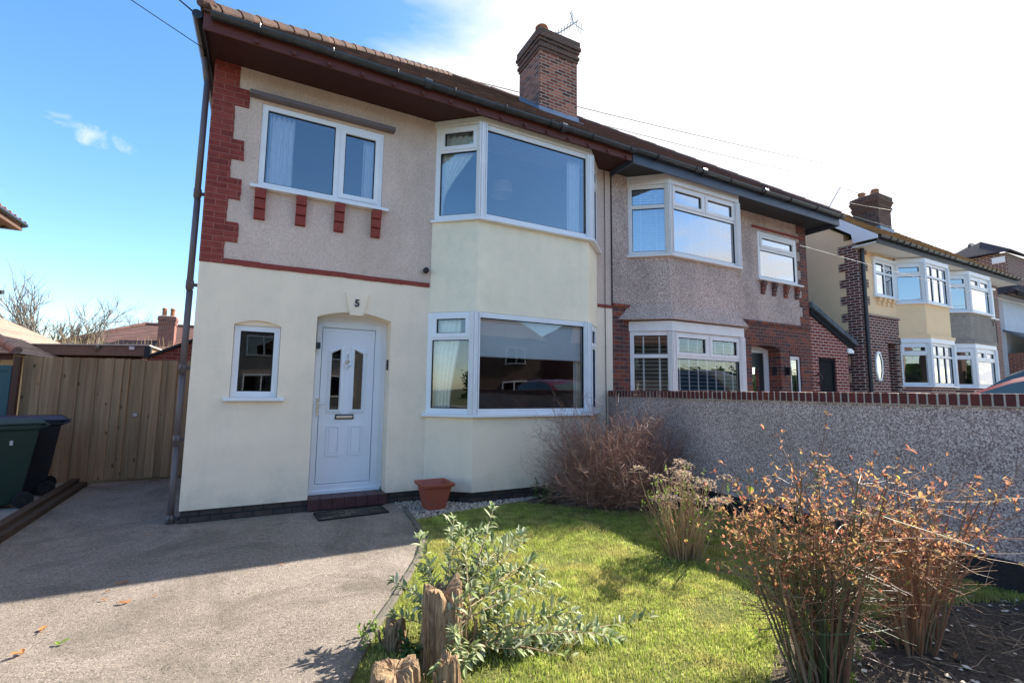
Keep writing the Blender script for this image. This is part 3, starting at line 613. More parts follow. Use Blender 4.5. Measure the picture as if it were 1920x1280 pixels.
for xa, xb in ((1.60, 1.78), (1.90, 2.085)):
    q = MB(); q.holed((0, y-.004, 0), (1, 0, 0), (0, 1, 0), xa, xb, .66, 1.08, [(xa+.022, xb-.022, .682, 1.058)], .014); q.box(xa+.035, xb-.035, y-.001, y+.01, .695, 1.045); q.build('door_panel', 'white_gloss', D, bevel=.005)
q = MB(); q.box(1.705, 1.955, y-.008, y+.01, 1.165, 1.235); q.build('letterbox_frame', 'gasket', D, bevel=.004); q = MB(); q.box(1.72, 1.94, y-.018, y+.01, 1.18, 1.218); q.build('letterbox', 'chrome', D, bevel=.004)
q = MB(); q.box(1.452, 1.484, y-.028, y-.011, 1.22, 1.46); q.tube([(1.468, y-.02, 1.385), (1.468, y-.065, 1.385), (1.575, y-.065, 1.378)], .009, 8); q.tube([(1.468, y-.03, 1.29), (1.468, y-.02, 1.29)], .012, 8); q.build('door_handle', 'chrome', D, bevel=.003)
q = MB(); q.slab([(1.84, y-.012, 1.94), (1.872, y-.012, 1.98), (1.84, y-.012, 2.02), (1.808, y-.012, 1.98)], (0, .02, 0)); q.tube([(1.84, y-.002, 2.03), (1.84, y-.02, 2.065), (1.84, y-.005, 2.09)], .007, 6); q.tube([(1.84+.04*math.sin(t), y-.02, 1.96-.055*math.cos(t)) for t in [x*.4-1.6 for x in range(9)]], .006, 6); q.tube([(1.84, y, 1.89), (1.84, y-.012, 1.87)], .007, 6); q.build('knocker', 'chrome', D)
m = MB(); m.box(1.40, 2.36, .24, .3, .155, .205); m.build('threshold', 'white_gloss', H, bevel=.004)
m = MB(); xx = 1.385
while xx < 2.39:
    m.box(xx, min(2.40, xx+.148), -.05, .10, .012, .157); m.box(xx, min(2.40, xx+.148), .102, .27, .03, .154); xx += .15
m.build('doorstep', 'quarry_tile', H, bevel=.007)
# lamp in the porch, bell, camera: fixed to the house
m = MB(); m.box(1.385, 1.45, .10, .235, 2.14, 2.22); m.box(1.383, 1.393, .10, .235, 2.2, 2.50); pl = m.build('porch_lamp', 'gutter_black', H, bevel=.006); q = MB(); q.box(1.393, 1.446, .12, .22, 2.22, 2.46); q.build('lamp_glass', 'lamp_shade', pl, bevel=.01)
m = MB(); m.box(2.358, 2.379, .08, .14, 1.87, 2.02); b_ = m.build('doorbell', 'black_plastic', H, bevel=.006); q = MB(); q.tube([(2.357, .11, 1.985), (2.354, .11, 1.985)], .014, 12); q.build('bell_button', 'chrome', b_)
m = MB(); m.lathe((0, 0, 0), [(0, 0), (.035, 0), (.045, .03), (.045, .07), (.03, .085), (0, .088)], 16)
m.v = [(2.86+x, -z, 3.385+y_) for x, y_, z in m.v]; c_ = m.build('security_camera', 'black_plastic', H, smooth=True); q = MB(); q.tube([(2.86, -.085, 3.385), (2.86, -.094, 3.385)], .017, 12); q.build('camera_lens', 'gasket', c_)
# eaves
m = MB(); m.box(-.06, 6.465, -.618, 0.002, 5.80, 5.82); m.box(-.06, 0, 0, 8.6, 5.80, 5.82); m.build('soffit', 'soffit_red', H)
m = MB(); m.box(-.08, 6.465, -.64, -.619, 5.735, 5.945); m.build('fascia', 'fascia_red', H, bevel=.004); m = MB(); m.box(-.081, -.061, -.618, 8.6, 5.74, 5.945); m.build('side_fascia', 'bitumen', H)
m = MB(); x = .45
while x < 6.4: m = MB(); m.box(x, x+.045, -.68, -.641, 5.745, 5.79); m.build('rafter_foot', 'fascia_red', H, bevel=.006); x += .415
G = gutter('gutter', 'gutter_grey', H, .0, 6.45, -.705, 5.912, .062, .83, join=[2.6, 4.9])
m = MB(); pts = [(-.145, y_, 5.91) for y_ in (-.62, .5, 2, 4, 6, 8.6)]; m.tube(pts, .055, 10); m.build('side_gutter', 'gutter_black', H)
m = MB(); px, py = -.085, .10
m.tube([(-.13, .12, 5.88), (-.12, .12, 5.70), (px, py, 5.5)], .036, 12); 
zz = [5.55, 3.95, 2.78, 1.75, .9, -.02]
for a, b in zip(zz, zz[1:]): m.tube([(px, py, a), (px-.004, py-.02, b)], .036, 14); m.tube([(px-.003, py-.01, b+.02), (px-.003, py-.01, b+.12)], .044, 14); m.obox((px, py, b+.07), (1, 0, 0), (0, 1, 0), (0, 0, 1), 0, .09, -.012, .012, -.02, .02)
m.build('downpipe', 'downpipe', H, smooth=True)
m = MB(); m.tube([(6.30, -.012, 5.79), (6.305, -.012, 4.5), (6.295, -.012, 3.3), (6.30, -.012, 1.2), (6.30, -.012, .2)], .006, 5); m.tube([(6.462, -.012, 5.79), (6.462, -.012, 3.2)], .012, 5); m.build('wall_cable', 'cable', H)
# roof
P_ = R(38.3); c_, s_ = math.cos(P_), math.sin(P_); SL = 4.66/c_; ZE = 5.955
m = MB(); tile_slope(m, (-.08, -.66, ZE), (6.47, -.66, ZE), (0, c_, s_), SL, cutl=c_)
tile_slope(m, (-.08, 8.66, ZE), (-.08, -.66, ZE), (c_, 0, s_), SL, cutl=c_, cutr=c_, detail=14); tile_slope(m, (6.47, 8.66, ZE), (-.08, 8.66, ZE), (0, -c_, s_), SL, cutr=c_, detail=0)
rf = m.build('roof', 'roof_tile', H)
m = MB(); e, z0, z1 = -.03, ZE-.03, ZE-.03+4.66*s_/c_-.02
m.add([(-.05, -.62, z0), (6.46, -.62, z0), (6.46, 4, z1), (4.58, 4, z1), (6.46, 8.6, z0), (-.05, 8.6, z0)], [(0, 1, 2, 3), (5, 0, 3), (4, 5, 3, 2)]); m.build('roof_felt', 'gasket', rf)
m = MB(); zr = ZE+4.66*s_/c_+.0
ridge_line(m, (-.06, -.64, ZE+.03), (4.58, 4, zr+.0), .085, .16); ridge_line(m, (4.58, 4, zr-.03), (6.47, 4, zr-.03), .10, .42); m.tube([(-.12, -.70, ZE+.06), (-.02, -.60, ZE+.10)], [.05, .09], 10); m.build('hip_tile', 'hip_tile', rf)
C, zt = chimney(rf, 5.93, 6.96, 1.78, 2.75, 7.3, 9.92, 'chimney_brick', [(6.14, 2.05, .14, .26)], cap='dark_chimney_brick')
m = MB()
for i in range(9):
    yy = 1.80+i*.105; z = ZE+(yy+.66)*s_/c_; m.slab([(5.915, yy, z-.05), (5.915, yy+.10, z+.03), (5.915, yy+.10, z+.16), (5.915, yy, z+.16)], (.02, 0, 0))
z = ZE+(1.78+.66)*s_/c_; m.box(5.9, 7.0, 1.762, 1.79, z-.06, z+.11); m.slab([(5.88, 1.76, z-.0), (7.02, 1.76, z-.0), (7.02, 1.60, z-.115), (5.88, 1.60, z-.115)], (0, 0, .012)); m.build('lead_flashing', 'lead', C)
# ================================================================ neighbour of the pair
Q = thing('semi_detached_house', 'pebbledashed semi-detached house with dark navy fascia, brick ground floor and white blinds in its bays', 'house', (6.47, 0, 0), 'pairs of semi-detached houses in the street')
XR = 12.72
m = MB(); m.holed((0, .002, 0), (1, 0, 0), (0, 1, 0), 6.472, XR, 0, 3.19, [(7.0, 9.95, 1.1, 2.9), (10.45, 11.49, 0, 2.70), (11.86, 12.28, 1.2, 2.5)], .3); arch_fill(m, 10.45, 11.49, 2.63, .07, .002, .3)
m.prism([(10.0, .0), (9.40, -.46), (7.53, -.46), (6.93, 0)], 0, 1.25); m.box(XR-.28, XR, .3, 8, 0, 5.8); m.box(6.47, XR, 7.8, 8, 0, 5.8)
m.build('brick_wall', 'neighbour_brick', Q)
m = MB()
for i in range(16):
    x = 10.38+i*.075; m.box(x, x+.066, -.008, .01, 2.66+.04*math.sin(i/15*3.14), 2.90)
m.build('brick_arch', 'neighbour_brick', Q, bevel=.003); m = MB()
for i in range(6): x = 11.84+i*.078; m.box(x, x+.067, -.008, .01, 2.50, 2.72)
m.build('brick_arch', 'neighbour_brick', Q, bevel=.003)
m = MB(); m.box(6.475, 6.98, -.03, .02, 3.185, 3.245); m.build('string_course', 'neighbour_brick', Q, bevel=.006); m = MB(); m.box(10.02, 12.73, -.03, .02, 3.185, 3.25); m.build('string_course', 'neighbour_brick', Q, bevel=.006)
m = MB(); m.holed((0, .0, 0), (1, 0, 0), (0, 1, 0), 6.472, XR-.012, 3.19, 5.82, [(7.0, 9.95, 4.22, 5.7), (10.81, 12.32, 4.24, 5.40)], .3)
B0 = [(6.88, 0), (7.48, -.47), (9.45, -.47), (10.05, 0)]; B1 = [(6.60, 0), (7.42, -.62), (9.52, -.62), (10.22, 0)]
n = 8; rings = []
for i in range(n+1):
    t = i/n; k_ = max(0, 1-t*3.2)**2; rings.append(([(a[0]+(b[0]-a[0])*k_, a[1]+(b[1]-a[1])*k_) for a, b in zip(B0, B1)], 2.95+1.26*t))
vs = [(x, y_, z) for r, z in rings for x, y_ in r]; fs = [(i*4+k, i*4+k+1, (i+1)*4+k+1, (i+1)*4+k) for i in range(n) for k in range(3)]+[(3, 2, 1, 0), (n*4, n*4+1, n*4+2, n*4+3)]; m.add(vs, fs)
m.build('pebbledash_wall', 'neighbour_dash', Q)
m = MB()
zq = 3.25; i = 0
while zq < 5.8:
    zt_ = min(5.8, zq+.232); m.box(XR-(.26 if i % 2 else .37), XR+.004, -.010, .3, zq, zt_); zq = zt_; i += 1
m.build('quoin', 'neighbour_brick', Q)
NB = [(6.89, 0), (7.49, -.485), (9.44, -.485), (10.04, 0)]
side = lambda z0, z1, s: (lambda L: [(.075, L-.06, s+.035, z1-.07, False), (.075, L-.06, z0+.07, s-.035, False)])
front = lambda z0, z1, s: (lambda L: [(.10, L/2-.045, s+.04, z1-.055, True), (L/2+.045, L-.10, s+.04, z1-.055, True), (.075, L-.075, z0+.07, s-.035, False)])
def bayn(parent, B, z0, z1, s, **k):
    return bayw(parent, B, z0, z1, side(z0, z1, s), front(z0, z1, s), side(z0, z1, s), **k)
bayn(Q, NB, 4.21, 5.60, 5.17, mat='upvc_warm', glass='bright_glass'); bayn(Q, NB, 1.25, 2.73, 2.27, mat='upvc_warm', glass='low_glass')
for z0, z1 in ((5.605, 5.798), (2.735, 2.93)):
    m = MB(); m.prism([(6.85, .02), (7.45, -.53), (9.48, -.53), (10.08, .02)][::-1], z0, z1); m.build('bay_head_board', 'upvc_warm', Q, bevel=.01)
flatwin(Q, 10.82, 12.31, 4.25, 5.39, .0, [(.11, 1.38, 5.03, 5.29, True), (.075, 1.415, 4.32, 4.95, False)], sill=(10.72, 12.42, -.09), mat='upvc_warm', glass='bright_glass')
flatwin(Q, 11.87, 12.27, 1.2, 2.49, .03, [(.06, .34, 1.27, 2.42, False)], mat='upvc_warm')
m = MB(); m.box(10.62, 12.66, -.05, .02, 5.45, 5.49); m.build('drip_course', 'painted_brick_red', Q, bevel=.006)
for x in (10.86, 11.27, 11.72, 12.16):
    c = MB(); 
    for za, zb, e in [(4.09, 4.19, .10), (3.99, 4.09, .07), (3.89, 3.99, .04)]: c.box(x, x+.12, -e, .01, za, zb-.004)
    c.build('corbel', 'neighbour_brick', Q, bevel=.005)
# recessed front door
m = MB(); m.holed((10.44, .31, 0), (1, 0, 0), (0, 1, 0), 0, 1.06, 0, 2.74, [(.1, .90, .1, 2.55)], .08); m.build('door_frame', 'upvc_warm', Q, bevel=.006)
m = MB(); m.box(10.53, 11.35, .34, .38, .1, 2.56); dd = m.build('front_door', 'black_plastic', Q); q = MB(); q.box(10.8, 11.15, .33, .339, 1.5, 2.2); q.build('door_glass', 'dark_glass', dd)
m = MB(); m.box(11.478, 11.489, .10, .22, 2.02, 2.22); m.build('meter_plate', 'black_plastic', Q)
m = MB(); m.box(11.62, 11.72, -.012, .0, 1.98, 2.26); m.box(11.64, 11.70, -.12, -.012, 2.03, 2.22); m.build('wall_lantern', 'black_plastic', Q, bevel=.01)
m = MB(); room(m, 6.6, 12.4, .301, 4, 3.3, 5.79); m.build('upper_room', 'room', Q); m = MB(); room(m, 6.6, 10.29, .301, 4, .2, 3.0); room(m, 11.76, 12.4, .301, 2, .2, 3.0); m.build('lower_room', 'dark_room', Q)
m = MB(); m.box(6.468, 13.06, -.618, .001, 5.80, 5.815); m.box(XR, 13.06, 0, 8.6, 5.80, 5.815); m.build('soffit', 'soffit_black', Q)
m = MB(); m.box(6.468, 13.08, -.642, -.619, 5.70, 5.945); m.box(13.06, 13.082, -.619, 8.6, 5.70, 5.945); m.box(6.44, 6.468, -.66, -.0, 5.70, 5.96); m.build('fascia', 'fascia_navy', Q, bevel=.004)
gutter('gutter', 'gutter_black', Q, 6.46, 13.12, -.705, 5.93, .062, 1.0, join=[8.2, 10.1])
m = MB(); tile_slope(m, (6.475, -.66, ZE), (13.08, -.66, ZE), (0, c_, s_), SL, cutr=c_); tile_slope(m, (13.08, -.66, ZE), (13.08, 8.66, ZE), (-c_, 0, s_), SL, cutl=c_, cutr=c_, detail=0); tile_slope(m, (13.08, 8.66, ZE), (6.475, 8.66, ZE), (0, -c_, s_), SL, cutl=c_, detail=0)
rf2 = m.build('roof', 'brown_tile', Q); m = MB(); ridge_line(m, (6.48, 4, zr-.03), (8.42, 4, zr-.03), .1, .42); ridge_line(m, (13.08, -.66, ZE+.03), (8.42, 4, zr), .085, .3); m.build('hip_tile', 'brown_tile', rf2)
m = MB(); m.add([(6.48, -.62, ZE-.03), (13.05, -.62, ZE-.03), (13.05, 8.6, ZE-.03), (6.48, 8.6, ZE-.03), (6.48, 4, zr-.06), (8.42, 4, zr-.06)], [(0, 1, 5, 4), (1, 2, 5), (2, 3, 4, 5)]); m.build('roof_felt', 'gasket', rf2)
# blinds of the neighbour
venetian('venetian_blind', 'blind', (7.60, -.30), (9.35, -.30), 4.26, 5.5, 'wide white slatted blind behind the front panes of the pebbledashed upper bay', tapes=4)
venetian('venetian_blind', 'blind', (7.02, .02), (7.5, -.33), 4.26, 5.5, 'narrow white blind in the slanted left side of the pebbledashed upper bay', tapes=2, tilt=.9)
venetian('venetian_blind', 'blind', (10.92, .14), (12.2, .14), 4.3, 5.35, 'white slatted blind in the small upper window beside the navy eaves', tapes=3)
venetian('window_shutter', 'shutter', (7.60, -.39), (9.35, -.39), 1.28, 2.68, 'white louvred shutters across the front of the brick ground floor bay', pitch=.075, tapes=7, shutters=True, tilt=.15)
venetian('window_shutter', 'shutter', (7.02, .0), (7.5, -.34), 1.28, 2.68, 'white louvred shutter in the slanted left side of the brick ground floor bay', pitch=.075, tapes=2, shutters=True, tilt=.15)
venetian('venetian_blind', 'blind', (11.93, .16), (12.22, .16), 1.25, 2.4, 'pale blind in the narrow arched window by the brick corner', tapes=1)
# side extension with a lean-to roof
E_ = thing('side_extension', 'red brick lean-to extension with grey slate verge and black door, beside the pebbledashed house', 'extension', (12.75, 0, 0))
m = MB(); m.holed((0, .0, 0), (1, 0, 0), (0, 1, 0), XR+.01, 14.36, 0, 2.72, [(13.02, 13.78, 0, 2.51)], .25); m.slab([(XR+.01, 0, 2.72), (14.36, 0, 2.72), (14.36, 0, 2.85), (XR+.01, 0, 3.62)], (0, .25, 0)); m.box(14.11, 14.36, .25, 6, 0, 2.8); m.build('brick_wall', 'extension_brick', E_)
m = MB(); m.slab([(XR+.01, -.04, 3.56), (14.62, -.04, 2.74), (14.62, -.04, 2.90), (XR+.01, -.04, 3.73)], (0, .035, 0)); m.build('bargeboard', 'matt_black', E_)
m = MB(); m.box(14.33, 14.6, -.035, .1, 2.68, 2.80); m.build('eaves_box', 'upvc', E_)
m = MB()
for i in range(7):
    t0, t1 = i/7, (i+1)/7; xa, xb = XR+.01+t0*1.95, XR+.01+t1*1.95; za, zb = 3.75-t0*.87, 3.75-t1*.87
    m.slab([(xa, -.09, za+.0), (xb-.012, -.09, zb-.0), (xb-.012, -.09, zb+.13), (xa, -.09, za+.13)], (0, .2, 0)); m.slab([(xa, -.05, za+.11), (xb-.01, -.05, zb+.11), (xb-.01, 6, zb+.11), (xa, 6, za+.11)], (0, 0, .03))
m.build('roof', 'slate', E_, bevel=.008)
m = MB(); m.box(13.03, 13.77, .06, .11, 0, 2.46); dd = m.build('side_door', 'matt_black', E_); q = MB(); q.holed((0, .03, 0), (1, 0, 0), (0, 1, 0), 13.02, 13.78, 0, 2.51, [(13.08, 13.72, 0, 2.44)], .06); q.build('door_frame', 'matt_black', dd, bevel=.005)
m = MB(); m.tube([(12.86, -.02, 2.05), (12.83, -.1, 2.1), (12.86, -.16, 2.0), (12.84, -.1, 1.85), (12.86, -.02, 1.88)], .02, 8); m.build('hose_hook', 'black_plastic', E_)

# ================================================================ houses further along
def bay_house_front(T, B, levels, mats, **k): pass
P2 = 19.75
def cream_house(T, x0, x1, wallmat, B, winx, flip, brickmat='dark_brick', roofmat='moss_tile', chim=None):
    m = MB(); bx0, bx1 = B[0][0]+.1, B[3][0]-.1
    dx = (x0+.0, min(winx[0], B[0][0])) 
    m.holed((0, 0, 0), (1, 0, 0), (0, 1, 0), x0, x1, 0, 5.9, [(winx[0], winx[1], 4.37, 5.43), (bx0, bx1, 4.28, 5.55), (bx0, bx1, 1.88, 3.15)]+([(16.42, 17.0, 0, 3.05)] if not flip else []), .3)
    m.prism([(B[3][0]+.02, 0), (B[2][0]+.02, B[2][1]+.02), (B[1][0]-.02, B[1][1]+.02), (B[0][0]-.02, 0)], 3.30, 4.27); m.prism([(B[3][0]+.06, 0), (B[2][0]+.05, B[2][1]-.06), (B[1][0]-.05, B[1][1]-.06), (B[0][0]-.06, 0)], 3.24, 3.33)
    if not flip:
        m.slab([(x0, .3, 0), (x0, 8, 0), (x0, 8, 5.9), (x0, 4, 8.9), (x0, .3, 6.1)], (.28, 0, 0))
    else: m.box(x1-.28, x1, .3, 8, 0, 5.9)
    w_ = m.build('render_wall', wallmat, T)
    m = MB(); m.prism([(B[3][0], 0), (B[2][0], B[2][1]+.02), (B[1][0], B[1][1]+.02), (B[0][0], 0)], 0, 1.86)
    if not flip:
        m.holed((0, -.02, 0), (1, 0, 0), (0, 1, 0), x0-.01, 17.30, 0, 3.79, [(16.42, 17.0, 0, 3.05), (15.68, 15.98, 1.97, 2.80)], .019); m.box(16.42, 16.46, 0, 1.2, 0, 3.05); m.box(16.96, 17.0, 0, 1.2, 0, 3.05); m.box(16.4, 17.02, 1.2, 1.3, 0, 3.1); m.box(16.4, 17.02, .01, 1.2, 3.05, 3.1)
        z = 0; i = 0
        while z < 5.7:
            wd = [.36, .5][i % 2]; m.box(x0-.012, x0+wd, -.024, .02, max(z, 0), z+.238); m.box(x0-.014, x0+.02, .02, [.30, .46][i % 2], z, z+.238); z += .24; i += 1
    else:
        m.holed((0, -.02, 0), (1, 0, 0), (0, 1, 0), B[3][0], x1, 0, 3.5, [(23.1, 23.5, 1.9, 2.9)], .019); m.box(x1-.35, x1+.01, -.024, .02, 3.5, 5.8)
    m.build('brickwork', brickmat, T)
    sidew = lambda z0, z1, s: (lambda L: [(.07, L-.07, s+.04, z1-.08, True), (.07, L-.07, z0+.08, s-.04, False)])
    def fr3(z0, z1, s):
        def g(L):
            o = []; a = .09; wd = (L-.18-.10)/3
            for i in range(3): u = a+i*(wd+.05); o += [(u, u+wd, s+.03, z1-.07, False), (u, u+wd, z0+.07, s-.03, False)]
            return o
        return g
    def fr2(z0, z1, s): return lambda L: [(.10, L/2-.05, s+.05, z1-.09, True), (L/2+.05, L-.10, s+.05, z1-.09, True), (.08, L-.08, z0+.07, s-.03, False)]
    ff = fr2 if flip else fr3
    bayw(T, B, 4.28, 5.46, sidew(4.28, 5.46, 5.1), ff(4.28, 5.46, 5.08), sidew(4.28, 5.46, 5.1), glass='bright_glass')
    bayw(T, B, 1.88, 3.10, sidew(1.88, 3.1, 2.78), ff(1.88, 3.1, 2.72), sidew(1.88, 3.1, 2.78))
    m = MB(); q = [(x, y_-.05) for x, y_ in B]; m.prism(q[::-1]+[], 5.465, 5.60); m.build('bay_head_board', 'upvc', T); m = MB(); m.prism(q[::-1], 3.105, 3.24); m.build('bay_head_board', 'upvc', T)
    flatwin(T, winx[0], winx[1], 4.38, 5.42, -.04, [(.10, (winx[1]-winx[0])/2-.04, 5.1, 5.34, False), ((winx[1]-winx[0])/2+.04, winx[1]-winx[0]-.10, 5.1, 5.34, False), (.10, (winx[1]-winx[0])/2-.03, 4.45, 5.03, False), ((winx[1]-winx[0])/2+.03, winx[1]-winx[0]-.10, 4.45, 5.03, False)], sill=(winx[0]-.08, winx[1]+.08, -.12), glass='bright_glass')
    m = MB(); m.box(winx[0]-.06, winx[1]+.06, -.1, .02, 5.42, 5.5); m.build('window_hood', 'upvc', T)
    for i in range(4):
        c = MB(); x = winx[0]+.12+i*(winx[1]-winx[0]-.34)/3; c.box(x, x+.1, -.09, .0, 4.24, 4.33); c.box(x, x+.1, -.05, .0, 4.13, 4.237); c.build('corbel', wallmat, T)
    m = MB(); room(m, bx0-.2, bx1+.1, .301, 3.5, 3.3, 5.8); m.build('upper_room', 'room', T); m = MB(); room(m, bx0-.2, bx1+.1, .301, 3.5, .3, 3.2); m.build('lower_room', 'room', T)
    a, b = x0-(.15 if not flip else 0), x1+(.15 if flip else 0)
    m = MB(); m.box(a, b, -.56, .02, 5.62, 5.66); m.build('soffit', 'white_board', T)
    m = MB(); m.box(a, b, -.58, -.561, 5.60, 5.80); m.build('fascia', 'bitumen', T); 
    gutter('gutter', 'gutter_black', T, a, b, -.64, 5.80, .06, .35)
    pt = R(38); cc, ss = math.cos(pt), math.sin(pt); L = 4.6/cc; m = MB(); ze = 5.83
    tile_slope(m, (a, -.6, ze), (b, -.6, ze), (0, cc, ss), L, cutr=cc if flip else 0, tw=.26, gauge=.2, th=.03, jit=.012); tile_slope(m, (b, 8.6, ze), (a, 8.6, ze), (0, -cc, ss), L, cutl=cc if flip else 0, detail=0)
    if flip: tile_slope(m, (b, -.6, ze), (b, 8.6, ze), (-cc, 0, ss), L, cutl=cc, cutr=cc, detail=0)
    r = m.build('roof', roofmat, T)
    m = MB(); ridge_line(m, (a, 4, ze+4.6*ss/cc), (b-(4.6 if flip else 0), 4, ze+4.6*ss/cc), .1, .4); m.build('hip_tile', roofmat, r)
    m = MB(); zt = ze-.03+4.6*ss/cc; m.add([(a+.02, -.55, ze-.03), (b-.02, -.55, ze-.03), (b-(4.6 if flip else .02), 4, zt-.03), (a+.02, 4, zt-.03), (a+.02, 8.5, ze-.03), (b-.02, 8.5, ze-.03)], [(0, 1, 2, 3), (3, 2, 5, 4)]+([(1, 5, 2)] if flip else [])); m.build('roof_felt', 'gasket', r)
    return r
K = thing('semi_detached_house', 'yellow cream semi-detached house with dark brick toothed corner, oval window and brick porch', 'house', (15.1, 0, 0), 'pairs of semi-detached houses in the street')
r = cream_house(K, 15.1, P2, 'orange_cream', [(17.1, 0), (17.65, -.5), (19.15, -.5), (19.65, 0)], (15.9, 17.0), False)
m = MB(); m.slab([(14.93, -.60, 5.73), (14.93, -.60, 5.83), (14.93, 4, 9.43), (14.93, 4, 9.16), (14.93, .02, 6.0), (14.93, -.02, 5.74)], (.04, 0, 0)); fixn(m.build('bargeboard', 'upvc', K))
m = MB(); pt = [(15.83+.20*math.cos(t*math.pi/4+math.pi/8), 2.385+.44*math.sin(t*math.pi/4+math.pi/8)) for t in range(8)]; pi = [(15.83+.14*math.cos(t*math.pi/4+math.pi/8), 2.385+.36*math.sin(t*math.pi/4+math.pi/8)) for t in range(8)]
for a_, b_, q, s in ((pt, pi, -.05, -.05), (pt, pt, -.05, .0)): m.add([(x, q, z) for x, z in a_]+[(x, s, z) for x, z in b_], [(i, (i+1) % 8, 8+(i+1) % 8, 8+i) for i in range(8)])
ov = m.build('oval_window', 'upvc', K); q = MB(); q.add([(x, -.035, z) for x, z in pi], [tuple(range(8))]); q.build('pane', 'glass', ov); q = MB()
for t in range(22):
    an = 2*math.pi*t/22; cx, cz = 15.83+.27*math.cos(an), 2.385+.52*math.sin(an); U = V((math.cos(an), 0, math.sin(an))); q.obox((cx, -.03, cz), U, (0, 1, 0), U.cross(V((0, 1, 0))), -.06, .06, 0, .02, -.04, .04)
q.build('brick_surround', 'dark_brick', ov)
m = MB()
for i in range(12): m.box(16.28+i*.075, 16.344+i*.075, -.035, .0, 3.05, 3.27)
m.build('brick_arch', 'dark_brick', K, bevel=.004); m = MB(); m.box(15.1, 17.33, -.05, .0, 3.76, 3.82); m.build('string_course', 'dark_brick', K, bevel=.004)
m = MB(); m.box(16.47, 16.95, 1.1, 1.19, 0, 3.0); m.build('front_door', 'upvc', K)
m = MB(); m.tube([(15.22, -.09, 5.7), (15.22, -.09, 0)], .05, 10); m.build('downpipe', 'gutter_black', K)
c2, z2 = chimney(r, 19.35, 20.2, 1.25, 2.05, 6.9, 8.62, 'dark_chimney_brick', [(19.55, 1.4, .11, .2), (19.62, 1.85, .11, .24), (19.98, 1.6, .12, .3)])
m = MB(); m.box(19.3, 20.25, 1.2, 2.1, 7.0, 7.42); m.build('lead_flashing', 'lead', c2)
K2 = thing('semi_detached_house', 'brown grey rendered semi-detached house, the half beyond the yellow cream one, with a wall lantern', 'house', (P2+.01, 0, 0), 'pairs of semi-detached houses in the street')
cream_house(K2, P2+.01, 24.6, 'grey_dash', [(19.95, 0), (20.62, -.5), (22.25, -.5), (22.8, 0)], (23.15, 24.15), True)
m = MB(); m.box(23.0, 23.06, -.18, -.02, 2.75, 2.8); m.tube([(23.0, -.2, 2.66), (23.0, -.2, 2.42)], [.1, .07], 8); m.tube([(23.0, -.2, 2.8), (23.0, -.2, 2.66)], [.02, .11], 8); m.build('wall_lantern', 'white_gloss', K2)
m = MB(); m.holed((23.1, -.03, 0), (1, 0, 0), (0, 1, 0), 0, .4, 1.9, 2.9, [(.06, .34, 1.96, 2.84)], .02); ww = m.build('window', 'upvc', K2); q = MB(); q.box(23.16, 23.44, -.02, -.015, 1.96, 2.84); q.build('pane', 'glass', ww)
K3 = thing('detached_house', 'pale rendered house with dark hipped roof and brown boarded dormer, at the right edge', 'house', (30, 1, 0))
m = MB(); m.box(26.9, 44, .5, 9, 0, 5.7); m.build('render_wall', 'pale_blue_render', K3)
m = MB(); a_, b_, c3, d3 = (26.5, .0, 5.65), (44, .0, 5.65), (32.4, 3.0, 9.25), (44, 3.0, 9.25); U = V((1, 0, 0)); up = (V(c3)-V((32.4, 0, 5.65))).normalized(); L = (V(c3)-V((32.4, 0, 5.65))).length; tile_slope(m, a_, b_, up, L, cutl=5.9/L, detail=0, tw=.3, gauge=.16)
up2 = (V(c3)-V((26.5, 3, 5.65))).normalized(); L2 = (V(c3)-V((26.5, 3, 5.65))).length; tile_slope(m, (26.5, 6.0, 5.65), (26.5, 0, 5.65), up2, L2, cutl=3/L2, cutr=3/L2, tw=.3, gauge=.16); m.build('roof', 'dark_slate', K3)
m = MB(); ridge_line(m, a_, c3, .1, .4); ridge_line(m, c3, d3, .12, .45); m.build('hip_tile', 'dark_slate', K3); m = MB(); m.box(26.45, 44, -.06, -.02, 5.5, 5.68); m.build('fascia', 'matt_black', K3)
m = MB(); m.box(27.8, 31, .5, 2.5, 5.8, 7.55); d_ = m.build('dormer', 'dark_brick', K3); q = MB(); q.slab([(27.6, .3, 7.55), (31, .3, 7.55), (31, 1.5, 8.35), (28.6, 1.5, 8.35)], (0, 0, .06)); q.slab([(27.6, 2.7, 7.55), (27.6, .3, 7.55), (28.6, 1.5, 8.35)], (0, 0, .05)); q.slab([(31, 2.7, 7.55), (27.6, 2.7, 7.55), (28.6, 1.5, 8.35), (31, 1.5, 8.35)], (0, 0, .05)); q.build('dormer_roof', 'dark_slate', d_)
q = MB(); q.box(27.76, 27.80, .55, .95, 7.15, 7.4); q.build('dormer_window', 'upvc', d_)
m = MB(); m.slab([(26.6, -.9, 3.35), (31, -.9, 3.35), (31, .5, 4.15), (26.6, .5, 4.15)], (0, 0, .08)); m.build('porch_roof', 'slate', K3); m = MB(); m.box(26.9, 31, -.6, .5, 0, 3.3); m.build('porch_wall', 'plain_red_brick', K3)

# ================================================================ garden wall
GW = thing('garden_wall', 'long pebbledashed garden wall capped with dark red bricks on edge', 'wall', (6.45, -3, 0))
m = MB(); m.box(6.35, 6.60, -8.2, -.02, .25, 1.505); m.build('wall_body', 'wall_dash', GW)
m = MB(); m.box(6.325, 6.62, -8.2, -.02, -.05, .25); m.build('wall_base', 'bitumen', GW, bevel=.01)
m = MB(); y = -8.2
while y < -.05:
    e = random.uniform(-.004, .004); m.box(6.322+e, 6.628+e, y, y+.061, 1.512+random.uniform(-.002, .002), 1.618+random.uniform(-.003, .003)); y += .075
m.build('coping', 'coping_brick', GW, bevel=.004)
m = MB(); m.box(6.326, 6.624, -8.19, -.04, 1.504, 1.611); m.build('mortar_bed', 'mortar', GW)

